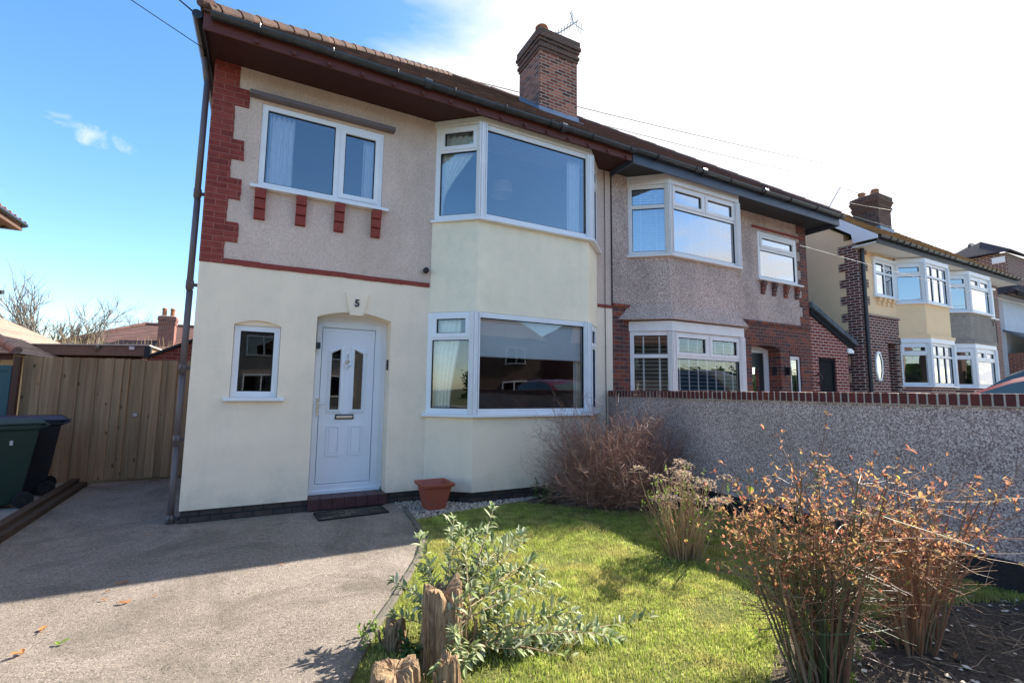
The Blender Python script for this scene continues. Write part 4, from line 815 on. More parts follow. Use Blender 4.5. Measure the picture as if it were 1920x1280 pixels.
# ================================================================ left side: fence, gate, bins, outbuildings
FE = thing('board_fence', 'tall closeboard timber fence and gate closing the side passage, with a round ring latch', 'fence', (-1.6, 3.45, 0))
m = MB(); x = -2.62; i = 0
while x < .0:
    wd = random.uniform(.105, .135); yy = 3.43 if i % 2 else 3.45
    m.box(x, x+wd, yy, yy+.018, .03+random.uniform(-.01, .02), 2.055+random.uniform(-.008, .008)); x += wd-.012+(.010 if i % 2 else 0); i += 1
m.build('fence_board', 'fence_wood', FE, bevel=.003)
m = MB()
for z in (.35, 1.1, 1.85): m.box(-2.62, 0, 3.47, 3.51, z, z+.09)
m.build('rail', 'fence_wood', FE)
for x in (-1.40, -1.31): m = MB(); m.box(x, x+.045, 3.405, 3.43, .05, 2.06); m.build('gate_edge', 'fence_wood', FE)
m = MB(); m.tube([(-1.14+.035*math.cos(t*.63), 3.405, 1.115+.035*math.sin(t*.63)) for t in range(11)], .007, 6); m.tube([(-1.14, 3.43, 1.115), (-1.14, 3.40, 1.115)], .022, 10); m.build('ring_latch', 'aluminium', FE)
m = MB(); m.box(-2.70, -2.625, 3.32, 3.42, 0, 2.04); po = m.build('gate_post', 'dark_board', None, bevel=.006); tag(po, 'dark brown post between the teal gate and the timber fence', 'post')
TG = thing('side_gate', 'teal green boarded gate at the left edge behind the bins', 'gate', (-3.4, 3.5, 0)); m = MB(); m.box(-4.4, -2.75, 3.40, 3.43, .05, 1.90); m.build('boards', 'teal_boards', TG); m = MB(); m.box(-2.76, -2.715, 3.38, 3.40, .05, 1.9); m.box(-4.4, -2.76, 3.38, 3.40, 1.82, 1.9); m.build('gate_edge', 'teal_boards', TG)
for nm, (dx, h, lab) in {'a': (0, .13, 'upper dark timber sleeper edging the drive below the bins'), 'b': (.10, .07, 'lower timber sleeper lying along the drive side of the raised edging')}.items():
    m = MB(); pts = [(-1.52+dx*.7, -3.5), (-1.58+dx*.7, 0.0), (-1.76+dx, 3.2)]
    for a, b in zip(pts, pts[1:]):
        a3, b3 = V((*a, 0)), V((*b, 0)); d = (b3-a3).normalized(); m.obox(a3, d, V((-d.y, d.x, 0)), (0, 0, 1), 0, (b3-a3).length-.01, -.04, .06, -.02, h)
    o = m.build('timber_sleeper', 'sleeper_wood', bevel=.006); tag(o, lab, 'timber edging', 'timber sleepers beside the drive')
def bin_(x, y, rot, body, lid, label):
    T = thing('wheelie_bin', label, 'wheelie bin', (0, 0, 0), 'wheelie bins beside the drive')
    m = MB(); prof = [(0, .215, .25), (.25, .235, .29), (.93, .29, .365), (.945, .305, .38), (1.0, .305, .38)]; vs = []
    for z, a, b in prof: vs += [(-a, -b, z), (a, -b, z), (a, b, z), (-a, b, z)]
    L = len(prof); m.add(vs, [(i*4+k, i*4+(k+1) % 4, (i+1)*4+(k+1) % 4, (i+1)*4+k) for i in range(L-1) for k in range(4)]+[(3, 2, 1, 0), (L*4-4, L*4-3, L*4-2, L*4-1)])
    m.v = [(vx, vy, vz+.05) for vx, vy, vz in m.v]; m.box(-.16, .16, .235, .30, .55, .9) ; m.build('bin_body', body, T, bevel=.02)
    m = MB(); vs = []
    for z, a, b0_, b1_ in [(1.05, .315, -.40, .42), (1.075, .32, -.41, .43), (1.12, .24, -.30, .36)]: vs += [(-a, b0_, z), (a, b0_, z), (a, b1_, z), (-a, b1_, z)]
    m.add(vs, [(i*4+k, i*4+(k+1) % 4, (i+1)*4+(k+1) % 4, (i+1)*4+k) for i in range(2) for k in range(4)]+[(8, 9, 10, 11), (3, 2, 1, 0)]); m.build('lid', lid, T, bevel=.015)
    m = MB(); m.tube([(-.27, .45, 1.04), (.27, .45, 1.04)], .018, 8)
    for sx in (-.25, 0, .25): m.tube([(sx, .36, 1.0), (sx, .45, 1.04)], .02, 6)
    m.build('handle', lid, T)
    for sx in (-.29, .29):
        m = MB(); m.tube([(sx-.03, .28, .10), (sx+.03, .28, .10)], .10, 18); wl = m.build('wheel', 'rubber', T, bevel=.01); q = MB(); q.tube([(sx-.034, .28, .10), (sx+.034, .28, .10)], .035, 12); q.build('hub', 'black_plastic', wl)
    m = MB(); m.box(.292, .297, .02, .12, .72, .98) if lid != body else m.box(.285, .29, .1, .13, .80, .86); m.build('sticker', 'label_paper', T)
    T.location = (x, y, .03); T.rotation_euler = (0, 0, rot); return T
bin_(-2.24, 1.72, R(-62), 'bin_green', 'bin_green', 'green wheelie bin, the nearer one at the left edge of the photo')
bin_(-2.22, 2.58, R(-75), 'bin_dark', 'bin_lid_purple', 'black wheelie bin with a purple lid behind the green one')
# garage next door with hipped roof
GA = thing('garage', 'neighbouring garage with hipped weathered tile roof behind the teal gate', 'garage', (-6, 6.5, 0))
m = MB(); m.box(-9, -3.8, 6.0, 12, 0, 2.22); m.build('wall', 'pale_cream', GA)
m = MB(); hp = R(30); hc, hs = math.cos(hp), math.sin(hp); tile_slope(m, (-9.6, 5.75, 2.2), (-3.5, 5.75, 2.2), (0, hc, hs), 3.1/hc, cutr=hc, tw=.25, gauge=.14); tile_slope(m, (-3.5, 5.75, 2.2), (-3.5, 12.3, 2.2), (-hc, 0, hs), 3.1/hc, cutl=hc, cutr=hc, detail=0); r_ = m.build('roof', 'garage_tile', GA)
m = MB(); ridge_line(m, (-3.5, 5.75, 2.26), (-6.6, 8.85, 2.26+3.1*hs/hc), .08, .3); m.build('hip_tile', 'garage_tile', r_); m = MB(); m.box(-9.2, -3.6, 5.82, 5.9, 2.08, 2.2); m.build('fascia', 'dark_board', GA)
OB = thing('flat_roofed_outbuilding', 'low brown outbuilding with a flat felt roof edge seen above the fence', 'outbuilding', (-3, 9, 0))
m = MB(); m.box(-4.6, -2.0, 8.2, 12, 0, 2.30); m.build('wall', 'plain_red_brick', OB); m = MB(); m.slab([(-4.7, 8.0, 2.28), (-1.92, 8.0, 2.36), (-1.92, 8.0, 2.62), (-4.7, 8.0, 2.50)], (0, 4, 0)); m.build('fascia', 'brown_board', OB); m = MB(); m.slab([(-4.75, 7.96, 2.50), (-1.85, 7.96, 2.62), (-1.85, 12, 2.62), (-4.75, 12, 2.50)], (0, 0, .025)); m.build('roof_edge', 'white_board', OB); m = MB(); m.box(-1.92, -1.80, 7.9, 8.1, 2.30, 2.60); m.build('downpipe_head', 'black_plastic', OB)
m = MB(); m.box(-2.24, -2.14, 7.95, 8.0, 2.50, 2.58); m.build('junction_box', 'upvc', OB); m = MB(); m.tube([(-2.85, 7.99, 2.53), (-2.85, 7.92, 2.50)], .05, 10); m.build('floodlight', 'aluminium', OB)
RX = thing('rear_extension', 'red brick rear gable rising behind the fence beside the downpipe', 'extension', (-.7, 5.5, 0)); m = MB(); m.slab([(-1.42, 5.5, 0), (.5, 5.5, 0), (.5, 5.5, 3.15), (-1.42, 5.5, 2.17)], (0, .25, 0)); m.build('wall', 'rear_brick', RX); m = MB(); m.slab([(-1.48, 5.44, 2.16), (.55, 5.44, 3.20), (.55, 5.44, 3.25), (-1.48, 5.44, 2.21)], (0, .4, 0)); m.build('roof_edge', 'bitumen', RX)
FH = thing('far_house', 'distant house with plum brown hipped roof and a two pot chimney beyond the fence', 'house', (-5, 32, 0))
m = MB(); m.box(-11.5, 6, 28, 38, 0, 3.0); m.build('wall', 'plain_red_brick', FH); m = MB(); fp = R(27); fc, fs_ = math.cos(fp), math.sin(fp); tile_slope(m, (-12, 27.4, 3.0), (7, 27.4, 3.0), (0, fc, fs_), 5.4/fc, cutl=fc, tw=.4, gauge=.25, detail=99); tile_slope(m, (-12, 38.4, 3.0), (-12, 27.4, 3.0), (fc, 0, fs_), 5.4/fc, cutl=fc, cutr=fc, detail=0); r_ = m.build('roof', 'brown_tile', FH)
m = MB(); ridge_line(m, (-12, 27.4, 3.06), (-6.6, 32.8, 3.06+5.4*fs_/fc), .12, .5); ridge_line(m, (-6.6, 32.8, 5.80), (7, 32.8, 5.80), .12, .5); m.build('hip_tile', 'brown_tile', r_)
chimney(r_, -5.35, -4.5, 29.6, 30.4, 3.6, 6.05, 'plain_red_brick', [(-5.15, 30, .13, .55), (-4.72, 30, .13, .55)], cap='plain_red_brick')
NX = thing('detached_house', 'next-door brick house whose tiled eaves corner pokes in at the far left', 'house', (-8, 5, 0))
m = MB(); m.box(-14, -5.75, .5, 10.2, 0, 5.9); m.build('wall', 'plain_red_brick', NX); m = MB(); m.box(-14, -5.36, .1, 10.6, 5.80, 5.92); m.build('soffit', 'dark_board', NX); m = MB(); m.tube([(-5.32, 0, 5.98), (-5.32, 10.66, 5.98)], .06, 8); m.build('gutter', 'gutter_black', NX); q = MB(); q.tube([(-5.32, 10.6, 5.95), (-5.7, 10.15, 5.7), (-5.7, 10.15, 0)], .05, 8); q.build('downpipe', 'gutter_black', NX)
m = MB(); tile_slope(m, (-5.30, .0, 6.0), (-5.30, 10.7, 6.0), (-fc, 0, fs_*1.6), 5, cutl=.8, cutr=.8, detail=4); tile_slope(m, (-5.30, 10.7, 6.0), (-14, 10.7, 6.0), (0, -fc, fs_*1.6), 5, cutl=.8, detail=0); tile_slope(m, (-14, 0, 6), (-5.3, 0, 6), (0, fc, fs_*1.6), 5, cutr=.8, detail=0); m.build('roof', 'terracotta', NX)
m = MB(); m.tube([(-5.75, 10.1, 3.9), (-5.55, 10.0, 4.0)], .02, 6); m.obox((-5.5, 10.0, 3.98), (1, 0, 0), (0, 1, .2), (0, -.2, 1), -.14, .14, -.08, .08, -.05, .05); m.build('floodlight', 'black_plastic', NX)
# houses and things over the road (behind the camera, seen in the window reflections)
def over_road(x, label, wall, roof, w_=9):
    T = thing('house_over_the_road', label, 'house', (x, -26, 0), 'houses over the road, seen mirrored in the windows')
    m = MB(); m.box(x-w_/2, x+w_/2, -32, -25, 0, 5.4); m.build('wall', wall, T)
    m = MB(); m.slab([(x-w_/2-.4, -24.5, 5.3), (x+w_/2+.4, -24.5, 5.3), (x+w_/2-3, -28.5, 8.4), (x-w_/2+3, -28.5, 8.4)], (0, 0, .12)); m.slab([(x-w_/2-.4, -32.5, 5.3), (x-w_/2-.4, -24.5, 5.3), (x-w_/2+3, -28.5, 8.4)], (0, 0, .1)); m.slab([(x+w_/2+.4, -24.5, 5.3), (x+w_/2+.4, -32.5, 5.3), (x+w_/2-3, -28.5, 8.4)], (0, 0, .1)); m.build('roof', roof, T)
    for cx in (x-2.4, x+2.2):
        for z in (1.0, 3.5):
            m = MB(); m.holed((cx+.9, -24.9, 0), (-1, 0, 0), (0, -1, 0), 0, 1.8, z, z+1.3, [(.08, .86, z+.08, z+1.22), (.94, 1.72, z+.08, z+1.22)], .1); W_ = m.build('window', 'upvc', T); q = MB(); q.box(cx-.82, cx+.82, -24.97, -24.95, z+.08, z+1.22); q.build('pane', 'dark_glass', W_)
over_road(-9, 'grey rendered house over the road to the left', 'grey_dash', 'dark_board'); over_road(3, 'grey rendered house straight over the road', 'grey_dash', 'dark_board'); over_road(15, 'dark brick house over the road to the right', 'dark_chimney_brick', 'dark_board'); over_road(27, 'brick house furthest right over the road', 'plain_red_brick', 'dark_board'); over_road(-21, 'brick house furthest left over the road', 'rear_brick', 'dark_board')

def added_hedge(name, label, x0, x1, y, h, mat, n):
    m = MB(); g = random.Random(9)
    for i in range(n): leafmesh(m, (g.uniform(x0, x1), y+g.uniform(-1.2, .4), g.uniform(0, h)*g.uniform(.6, 1)), (g.uniform(-1, 1), g.uniform(-1, 1), g.uniform(-.5, 1)), g.uniform(.5, .9), g.uniform(.35, .6), .2, .3, 2)
    m.box(x0, x1, y-1.4, y-.9, 0, h*.8); return tag(m.build(name, mat), label, 'hedge', kind='stuff')
added_hedge('unseen_hedge', 'unseen dark hedge added over the road to darken the window reflections', -60, 80, -36, 5.5, 'dark_leaf', 9000)  # leafy band added out of view; darkens the bright horizon mirrored in the bays

# ================================================================ cars
def car(mat, label, loc, rot, h=1.0, group=None):
    T = thing('parked_car', label, 'car', (0, 0, 0), group)
    prof = [(-2.15, .30), (-2.2, .62), (-2.12, .95), (-1.2, 1.08), (-.45, 1.60), (.0, 1.72), (.9, 1.75), (1.6, 1.66), (2.0, 1.15), (2.12, .95), (2.14, .35)]
    ws = [.80, .86, .88, .86, .66, .62, .62, .62, .80, .86, .84]; m = MB(); vs = []; n = len(prof)
    for (y_, z), w_ in zip(prof, ws): vs += [(-w_, y_, z*h), (w_, y_, z*h)]
    belt = [(-.86, -1.15, 1.06*h), (-.88, 0, 1.08*h), (-.88, 1.6, 1.10*h), (-.84, 2.0, 1.12*h)]
    sec = []
    for i in range(41):
        t = i/40*(n-1); a = min(int(t), n-2); f = t-a; y_ = prof[a][0]*(1-f)+prof[a+1][0]*f
        sec.append(t)
    # cross sections along the length: sill, waist, roof
    ys = list(np.arange(-2.2, 2.17, .07))+[2.16]
    def top(y_): return float(np.interp(y_, [-2.2, -2.1, -1.6, -1.15, -.9, -.6, -.3, 0, .4, 1.0, 1.5, 1.75, 1.95, 2.1, 2.16], [.62, .90, 1.02, 1.10, 1.29, 1.50, 1.63, 1.70, 1.74, 1.73, 1.66, 1.50, 1.24, .98, .7]))
    S = []
    for y_ in ys:
        tz = top(y_); wz = min(tz, 1.08); end = 1-.12*max(0, abs(y_)-1.5)/.6; k = (tz-wz); ww = .90*end; tw = ww-.04-k*.33
        up_ = [(-tw-.01, y_, (wz+k*.90)*h), (-tw+.10, y_, (wz+k*.985)*h)] if k > .02 else [(-ww+.06, y_, (wz+.003)*h), (-ww+.2, y_, (wz+.008)*h)]
        half = [(-ww*.93, y_, .28*h), (-ww, y_, .55*h), (-ww, y_, wz*.92*h), (-ww+.03, y_, wz*.99*h)]+up_
        S.append(half+[(0, y_, (tz+.03)*h)]+[(-x, yy, zz) for x, yy, zz in half[::-1]])
    L = 13; vs = [p for s_ in S for p in s_]; body, wins = [], {}
    for i in range(len(S)-1):
        ym = (ys[i]+ys[i+1])/2
        for k in range(L-1):
            f = (i*L+k, i*L+k+1, (i+1)*L+k+1, (i+1)*L+k); key = None
            if k in (3, 8) and top(ym) > 1.22: key = (k, 0) if -.95 < ym < .30 else (k, 1) if .38 < ym < 1.45 else None
            if k in (5, 6) and -1.12 < ym < -.32: key = 'w'
            if k in (5, 6) and 1.62 < ym < 2.0: key = 'r'
            if key is None: body.append(f)
            else: wins.setdefault(key, []).append(f)
    m = MB(); m.add(vs, body+[tuple(range(L))[::-1], tuple((len(S)-1)*L+k for k in range(L))]); b = m.build('body', mat, T, smooth=True)
    for key, fs in wins.items():
        used = sorted({i for f in fs for i in f}); ix = {u: n for n, u in enumerate(used)}; q = MB(); q.add([vs[u] for u in used], [tuple(ix[i] for i in f) for f in fs]); q.build('windscreen' if key == 'w' else 'rear_window' if key == 'r' else 'side_window', 'car_glass', T, smooth=True)
    for sx in (-1, 1):
        for y_ in (-1.35, 1.3):
            q = MB(); q.tube([(sx*.70, y_, .33), (sx*.91, y_, .33)], .33, 24); wl = q.build('wheel', 'rubber', T, bevel=.03); r = MB(); r.tube([(sx*.90, y_, .33), (sx*.92, y_, .33)], .21, 20); r.build('rim', 'aluminium', wl)
        q = MB(); q.obox((sx*.6, -2.08, .78*h), (1, 0, 0), (0, 1, 0), (0, 0, 1), -.2, .2, -.08, .06, -.08, .08); q.build('headlight', 'glass', T, bevel=.03)
        q = MB(); q.obox((sx*.98, -.62, 1.12*h), (1, 0, 0), (0, 1, 0), (0, 0, 1), -.10, .10, -.05, .05, -.06, .08); q.build('door_mirror', mat, T, bevel=.03)
    T.location = loc; T.rotation_euler = (0, 0, rot); return T
car('car_red', 'dark red car parked close behind the garden wall at the right edge', (8.30, -5.20, 0), R(180), 1.10, 'parked cars')
car('car_black', 'black car parked further away beyond the dark red one', (13.2, -4.1, .22), R(180), 1.18, 'parked cars')
car('car_silver', 'silver car on the road outside, mirrored in the small ground floor window', (-2.5, -13, 0), R(90), 1, 'parked cars')

# ================================================================ curtains, blinds and lamps of the own house
curtain('curtain', 'curtain', .66, .97, .13, 4.25, 5.33, 'white gathered curtain at the left side of the upper left window', waves=5)
curtain('curtain', 'curtain', 1.90, 2.10, .13, 4.25, 5.33, 'white gathered curtain at the right side of the upper left window', waves=4)
def slanted_curtain(p, q, z0, z1, label, mat='curtain_cream', tie=.12, gz=.9, waves=6, amp=.018):
    o = curtain('curtain', mat, 0, seg(p, q), 0, z0, z1, label, waves=waves, amp=amp, tie=(tie, gz)); d = V((q[0]-p[0], q[1]-p[1], 0)); o.location = (p[0], p[1], 0); o.rotation_euler = (0, 0, math.atan2(d.y, d.x)); return o
slanted_curtain((3.08, .03), (3.60, -.38), 4.25, 5.62, 'tied back cream curtain in the slanted left side of the upper bay', tie=.05, gz=.85)
curtain('curtain', 'curtain', 5.25, 5.52, -.30, 4.25, 5.62, 'sheer white curtain at the right end of the upper bay front', waves=4, tie=(5.5, .9), amp=.015)
slanted_curtain((3.03, .06), (3.38, -.24), 1.28, 2.68, 'long pale curtain in the slanted left side of the ground floor bay', tie=.30, gz=1)
curtain('curtain', 'curtain_cream', 5.38, 5.52, -.30, 1.28, 2.68, 'pale curtain edge at the right end of the ground floor bay', waves=2, amp=.015)
m = MB(); m.box(3.55, 5.46, -.385, -.381, 2.12, 2.70); rb = m.build('fabric', 'roller', None); T = thing('roller_blind', 'half lowered pale roller blind behind the ground floor bay front', 'blind', (4.5, -.33, 2.1)); rb.parent = T; rb.data.transform(Matrix.Translation((-4.5, .33, -2.1)))
m = MB(); m.box(3.55, 5.46, -.395, -.372, 2.095, 2.12); m.build('bottom_bar', 'shutter', T)
m = MB(); m.lathe((4.72, 1.2, 5.42), [(.02, .24), (.20, .24), (.22, 0), (.21, 0), (.19, .22)], 24); ls = m.build('lamp_shade', 'lamp_shade', None); T = thing('pendant_lamp', 'round pendant lamp shade hanging in the upper bay room', 'lamp', (4.72, 1.2, 5.66)); ls.parent = T; ls.data.transform(Matrix.Translation((-4.72, -1.2, -5.66))); m = MB(); m.tube([(4.72, 1.2, 5.79), (4.72, 1.2, 5.66)], .008, 5); m.build('cord', 'cable', T)
m = MB(); m.box(5.3, 6.1, 2.6, 3.9, 3.31, 5.3); wd = m.build('wardrobe', 'curtain', None, bevel=.01); tag(wd, 'pale tall wardrobe inside the upper bay room', 'wardrobe')
m = MB(); m.box(3.4, 5.6, .5, 1.2, 1.22, 1.28)
for lx, ly in ((3.45, .55), (5.5, .55), (3.45, 1.12), (5.5, 1.12)): m.box(lx, lx+.06, ly, ly+.06, .21, 1.22)
tb = m.build('table', 'dark_board', None); tag(tb, 'dark table inside the ground floor bay room', 'table')

# ================================================================ wires and aerials
def wire(pts, r, mat, label, sag=.0, n=18):
    a, b = V(pts[0]), V(pts[1]); P = [a.lerp(b, i/n)-V((0, 0, sag*4*(i/n)*(1-i/n))) for i in range(n+1)]; m = MB(); m.tube(P, r, 4); return tag(m.build('overhead_wire', mat), label, 'wire', 'overhead wires')
wire([(-.12, -.5, 5.95), (-14, -14.5, 7.2)], .010, 'cable', 'thicker black wire reaching the left eaves corner from the upper left', .25)
wire([(-.12, -.4, 5.99), (-13, -15, 7.6)], .006, 'cable', 'thin black wire just above the thicker one at the left eaves corner', .2)
wire([(-.13, -.2, 5.78), (-15, -12.5, 6.5)], .006, 'cable', 'lowest thin wire at the left eaves corner', .25)
a = PX(775, 118, 1, -2.2); b = PX(1700, 335, 1, -1.6)
wire([PX(840, 140, 1, 4.4), PX(1720, 338, 1, 9)], .018, 'light_cable', 'pale wire crossing the sky from behind the chimney', .25)
wire([PX(1120, 232, 1, 4.6), PX(1640, 355, 1, 9)], .016, 'light_cable', 'second thin wire under the first, left of the far chimney', .1)
wire([PX(1500, 460, 1, -1.5), PX(1960, 580, 1, -1.0)], .007, 'light_cable', 'sunlit wire crossing in front of the yellow cream house', .05)
wire([PX(1600, 405, 1, -1.2), PX(1750, 446, 1, -1.0)], .007, 'light_cable', 'short sunlit wire crossing the foot of the far chimney', .02)
wire([PX(1490, 360, 1, .6), PX(1690, 397, 1, .6)], .007, 'light_cable', 'sunlit wire crossing the middle of the far chimney', .03)
A = thing('tv_aerial', 'yagi television aerial on the brick chimney of the nearest house', 'aerial', (6.6, 2.3, 9.9)); m = MB()
m.tube([(6.42, 2.5, 9.95), (6.70, 2.2, 10.15)], .012, 6); m.tube([(6.56, 2.35, 10.0), (6.60, 2.3, 10.45)], .014, 6); m.build('mast', 'aluminium', A)
a_, b_ = V((6.40, 2.3, 10.10)), V((7.08, 1.9, 10.62)); m = MB(); m.tube([a_, b_], .016, 5); m.tube([(6.6, 2.3, 10.4), a_.lerp(b_, .45)], .010, 5); m.build('boom', 'aluminium', A); m = MB(); dd = (b_-a_).normalized(); n_ = dd.cross(V((0, 0, 1))).normalized()
for i in range(9): p = a_.lerp(b_, .04+.09*i); m.tube([p-n_*.12, p+n_*.12], .010, 4)
up_ = n_.cross(dd)
for s in (-1, 1):
    m.tube([b_-dd*.12, b_-dd*.03+up_*s*.30], .012, 4)
    for t in (.08, .15, .22): m.tube([b_-dd*(.12-.3*t)+up_*s*t-n_*.16, b_-dd*(.12-.3*t)+up_*s*t+n_*.16], .008, 4)
m.build('element', 'aluminium', A)
A = thing('tv_aerial', 'spidery aerial on a slanted pole left of the far dark chimney', 'aerial', (17, 2, 8.2)); m = MB()
t0, t1, t2 = PX(1553, 391, 1, 1.6), PX(1576, 350, 1, 1.6), PX(1613, 363, 1, 1.6); m.tube([t0, t1], .02, 5); m.tube([t1, t2], .018, 5); m.build('mast', 'aluminium', A); m = MB()
for i in range(4): p = t1.lerp(t0, .05+.1*i); m.tube([p+V((-.2, 0, -.06)), p+V((.2, 0, .06))], .008, 4)
m.build('element', 'aluminium', A)
A = thing('tv_aerial', 'small cross shaped aerial beyond the navy eaves', 'aerial', PX(1508, 372, 1, 9)); m = MB(); p = PX(1508, 372, 1, 9); m.tube([p-V((0, 0, 1.2)), p+V((0, 0, .15))], .02, 5); m.tube([p-V((.25, 0, 0)), p+V((.25, 0, 0))], .02, 5); m.build('mast', 'aluminium', A)

# ================================================================ small things in the garden
T = thing('plant_pot', 'square terracotta coloured pot standing on the gravel below the bay', 'pot', (2.93, -.50, 0))
m = MB(); prof = [(0, .125), (.03, .13), (.30, .185), (.305, .215), (.35, .225), (.35, .205), (.27, .17), (.26, .17)]; vs = []
for z, a in prof: vs += [(2.93+x*a, -.50+y_*a, z) for x, y_ in ((-1, -1), (1, -1), (1, 1), (-1, 1))]
m.add(vs, [(i*4+k, i*4+(k+1) % 4, (i+1)*4+(k+1) % 4, (i+1)*4+k) for i in range(len(prof)-1) for k in range(4)]+[(3, 2, 1, 0)]); m.build('pot', 'terracotta_plastic', T, bevel=.01); m = MB(); m.box(2.78, 3.08, -.65, -.35, .24, .27); m.build('compost', 'soil', T)
T = thing('door_mat', 'patterned brown and grey door mat below the front step', 'door mat', (1.88, -.32, 0))
def matmat():
    m, nt, b = newmat('mat_pattern', .95, .1); P = pos(nt); t = N(nt, 'ShaderNodeTexBrick'); t.inputs['Scale'].default_value = 1; t.inputs['Brick Width'].default_value = .15; t.inputs['Row Height'].default_value = .075; t.inputs['Mortar Size'].default_value = .006
    t.inputs['Color1'].default_value = (0, 0, 0, 1); t.inputs['Color2'].default_value = (1, 1, 1, 1); nt.links.new(P, t.inputs['Vector']); o = ramp(nt, t.outputs['Color'], [(0, (.06, .055, .05)), (.35, (.13, .105, .08)), (.7, (.035, .035, .037)), (1, (.17, .14, .11))]); o = mixc(nt, t.outputs['Fac'], o, (.02, .02, .02)); nt.links.new(o, b.inputs['Base Color']); bump(nt, b, noise(nt, P, 300, 2), .003)
matmat()
m = MB(); m.obox((1.89, -.32, .004), (1, .06, 0), (-.06, 1, 0), (0, 0, 1), -.40, .40, -.17, .17, 0, .012); m.build('mat_pile', 'mat_pattern', T); m = MB(); m.holed((1.49, -.51, .016), (1, .06, 0), (0, 0, 1), 0, .8, 0, 0.001, [], .001); m = MB(); 
for a0, a1, b0_, b1_ in ((-.43, .43, -.20, -.17), (-.43, .43, .17, .20), (-.43, -.40, -.17, .17), (.40, .43, -.17, .17)): m.obox((1.89, -.32, .004), (1, .06, 0), (-.06, 1, 0), (0, 0, 1), a0, a1, b0_, b1_, 0, .014)
m.build('mat_border', 'gasket', T)
rng = np.random.default_rng(3)
def inside(poly, x, y):
    c = np.zeros(x.shape, bool); n = len(poly)
    for i in range(n):
        x1, y1 = poly[i]; x2, y2 = poly[(i+1) % n]; k_ = ((y1 > y) != (y2 > y)); c ^= k_ & (x < (x2-x1)*(y-y1)/(y2-y1+1e-12)+x1)
    return c
def mesh_np(name, verts, faces, mat, parent=None, smooth=False):
    me = bpy.data.meshes.new(name); nv, nf, k_ = len(verts), len(faces), faces.shape[1]
    me.vertices.add(nv); me.vertices.foreach_set('co', verts.astype(np.float32).ravel()); me.loops.add(nf*k_); me.loops.foreach_set('vertex_index', faces.astype(np.int32).ravel())
    me.polygons.add(nf); me.polygons.foreach_set('loop_start', (np.arange(nf)*k_).astype(np.int32)); me.polygons.foreach_set('loop_total', np.full(nf, k_, np.int32)); me.update(); me.materials.append(MATS[mat]); o = bpy.data.objects.new(name, me); COL.objects.link(o); o.parent = parent; return o
def vnoise(x, y, s, seed=0):
    g = np.random.default_rng(seed).random((64, 64)); u, v = (x*s) % 63, (y*s) % 63; i, j = u.astype(int), v.astype(int); fu, fv = u-i, v-j; fu = fu*fu*(3-2*fu); fv = fv*fv*(3-2*fv)
    return (g[i, j]*(1-fu)+g[i+1, j]*fu)*(1-fv)+(g[i, j+1]*(1-fu)+g[i+1, j+1]*fu)*fv
# grass
def grass(n, poly, hmin, hmax, w0, name='grass', edge=0):
    xs = [p[0] for p in poly]; ys = [p[1] for p in poly]; x = rng.uniform(min(xs)-.03, max(xs)+.03, n); y = rng.uniform(min(ys)-.03, max(ys)+.03, n)
    ok = inside(poly, x+rng.normal(0, .035, n), y+rng.normal(0, .035, n)); thin = vnoise(x, y, 2.1, 5)+.5*vnoise(x, y, 6, 6); ok &= rng.random(n) < np.clip((thin-.25)*2.2, .25, 1); x, y = x[ok], y[ok]; n = len(x)
    c = vnoise(x, y, 1.7, 1)*.6+vnoise(x, y, 7, 2)*.4; h = (hmin+(hmax-hmin)*c)*rng.uniform(.5, 1.25, n); a = rng.uniform(0, 2*np.pi, n); ln = h*rng.uniform(.1, 1.0, n); b = rng.uniform(0, 2*np.pi, n)+1.5*vnoise(x, y, 3, 3); w = w0*rng.uniform(.6, 1.3, n)
    dx, dy = np.cos(a)*w, np.sin(a)*w; z0 = np.full(n, -.004)
    v = np.stack([np.stack([x-dx, y-dy, z0], 1), np.stack([x+dx, y+dy, z0], 1), np.stack([x+dx*.7+np.cos(b)*ln*.35, y+dy*.7+np.sin(b)*ln*.35, h*.6], 1), np.stack([x-dx*.7+np.cos(b)*ln*.35, y-dy*.7+np.sin(b)*ln*.35, h*.6], 1), np.stack([x+np.cos(b)*ln, y+np.sin(b)*ln, h], 1)], 1).reshape(-1, 3)
    i = np.arange(n)[:, None]*5; f = np.concatenate([i+np.array([[0, 1, 2]]), i+np.array([[0, 2, 3]]), i+np.array([[3, 2, 4]])], 0); return mesh_np(name, v, f, 'grass_blade')
g = grass(330000, LAWN, .012, .042, .0022); tag(g, kind='stuff', label='sunlit mossy green lawn grass', cat='grass')
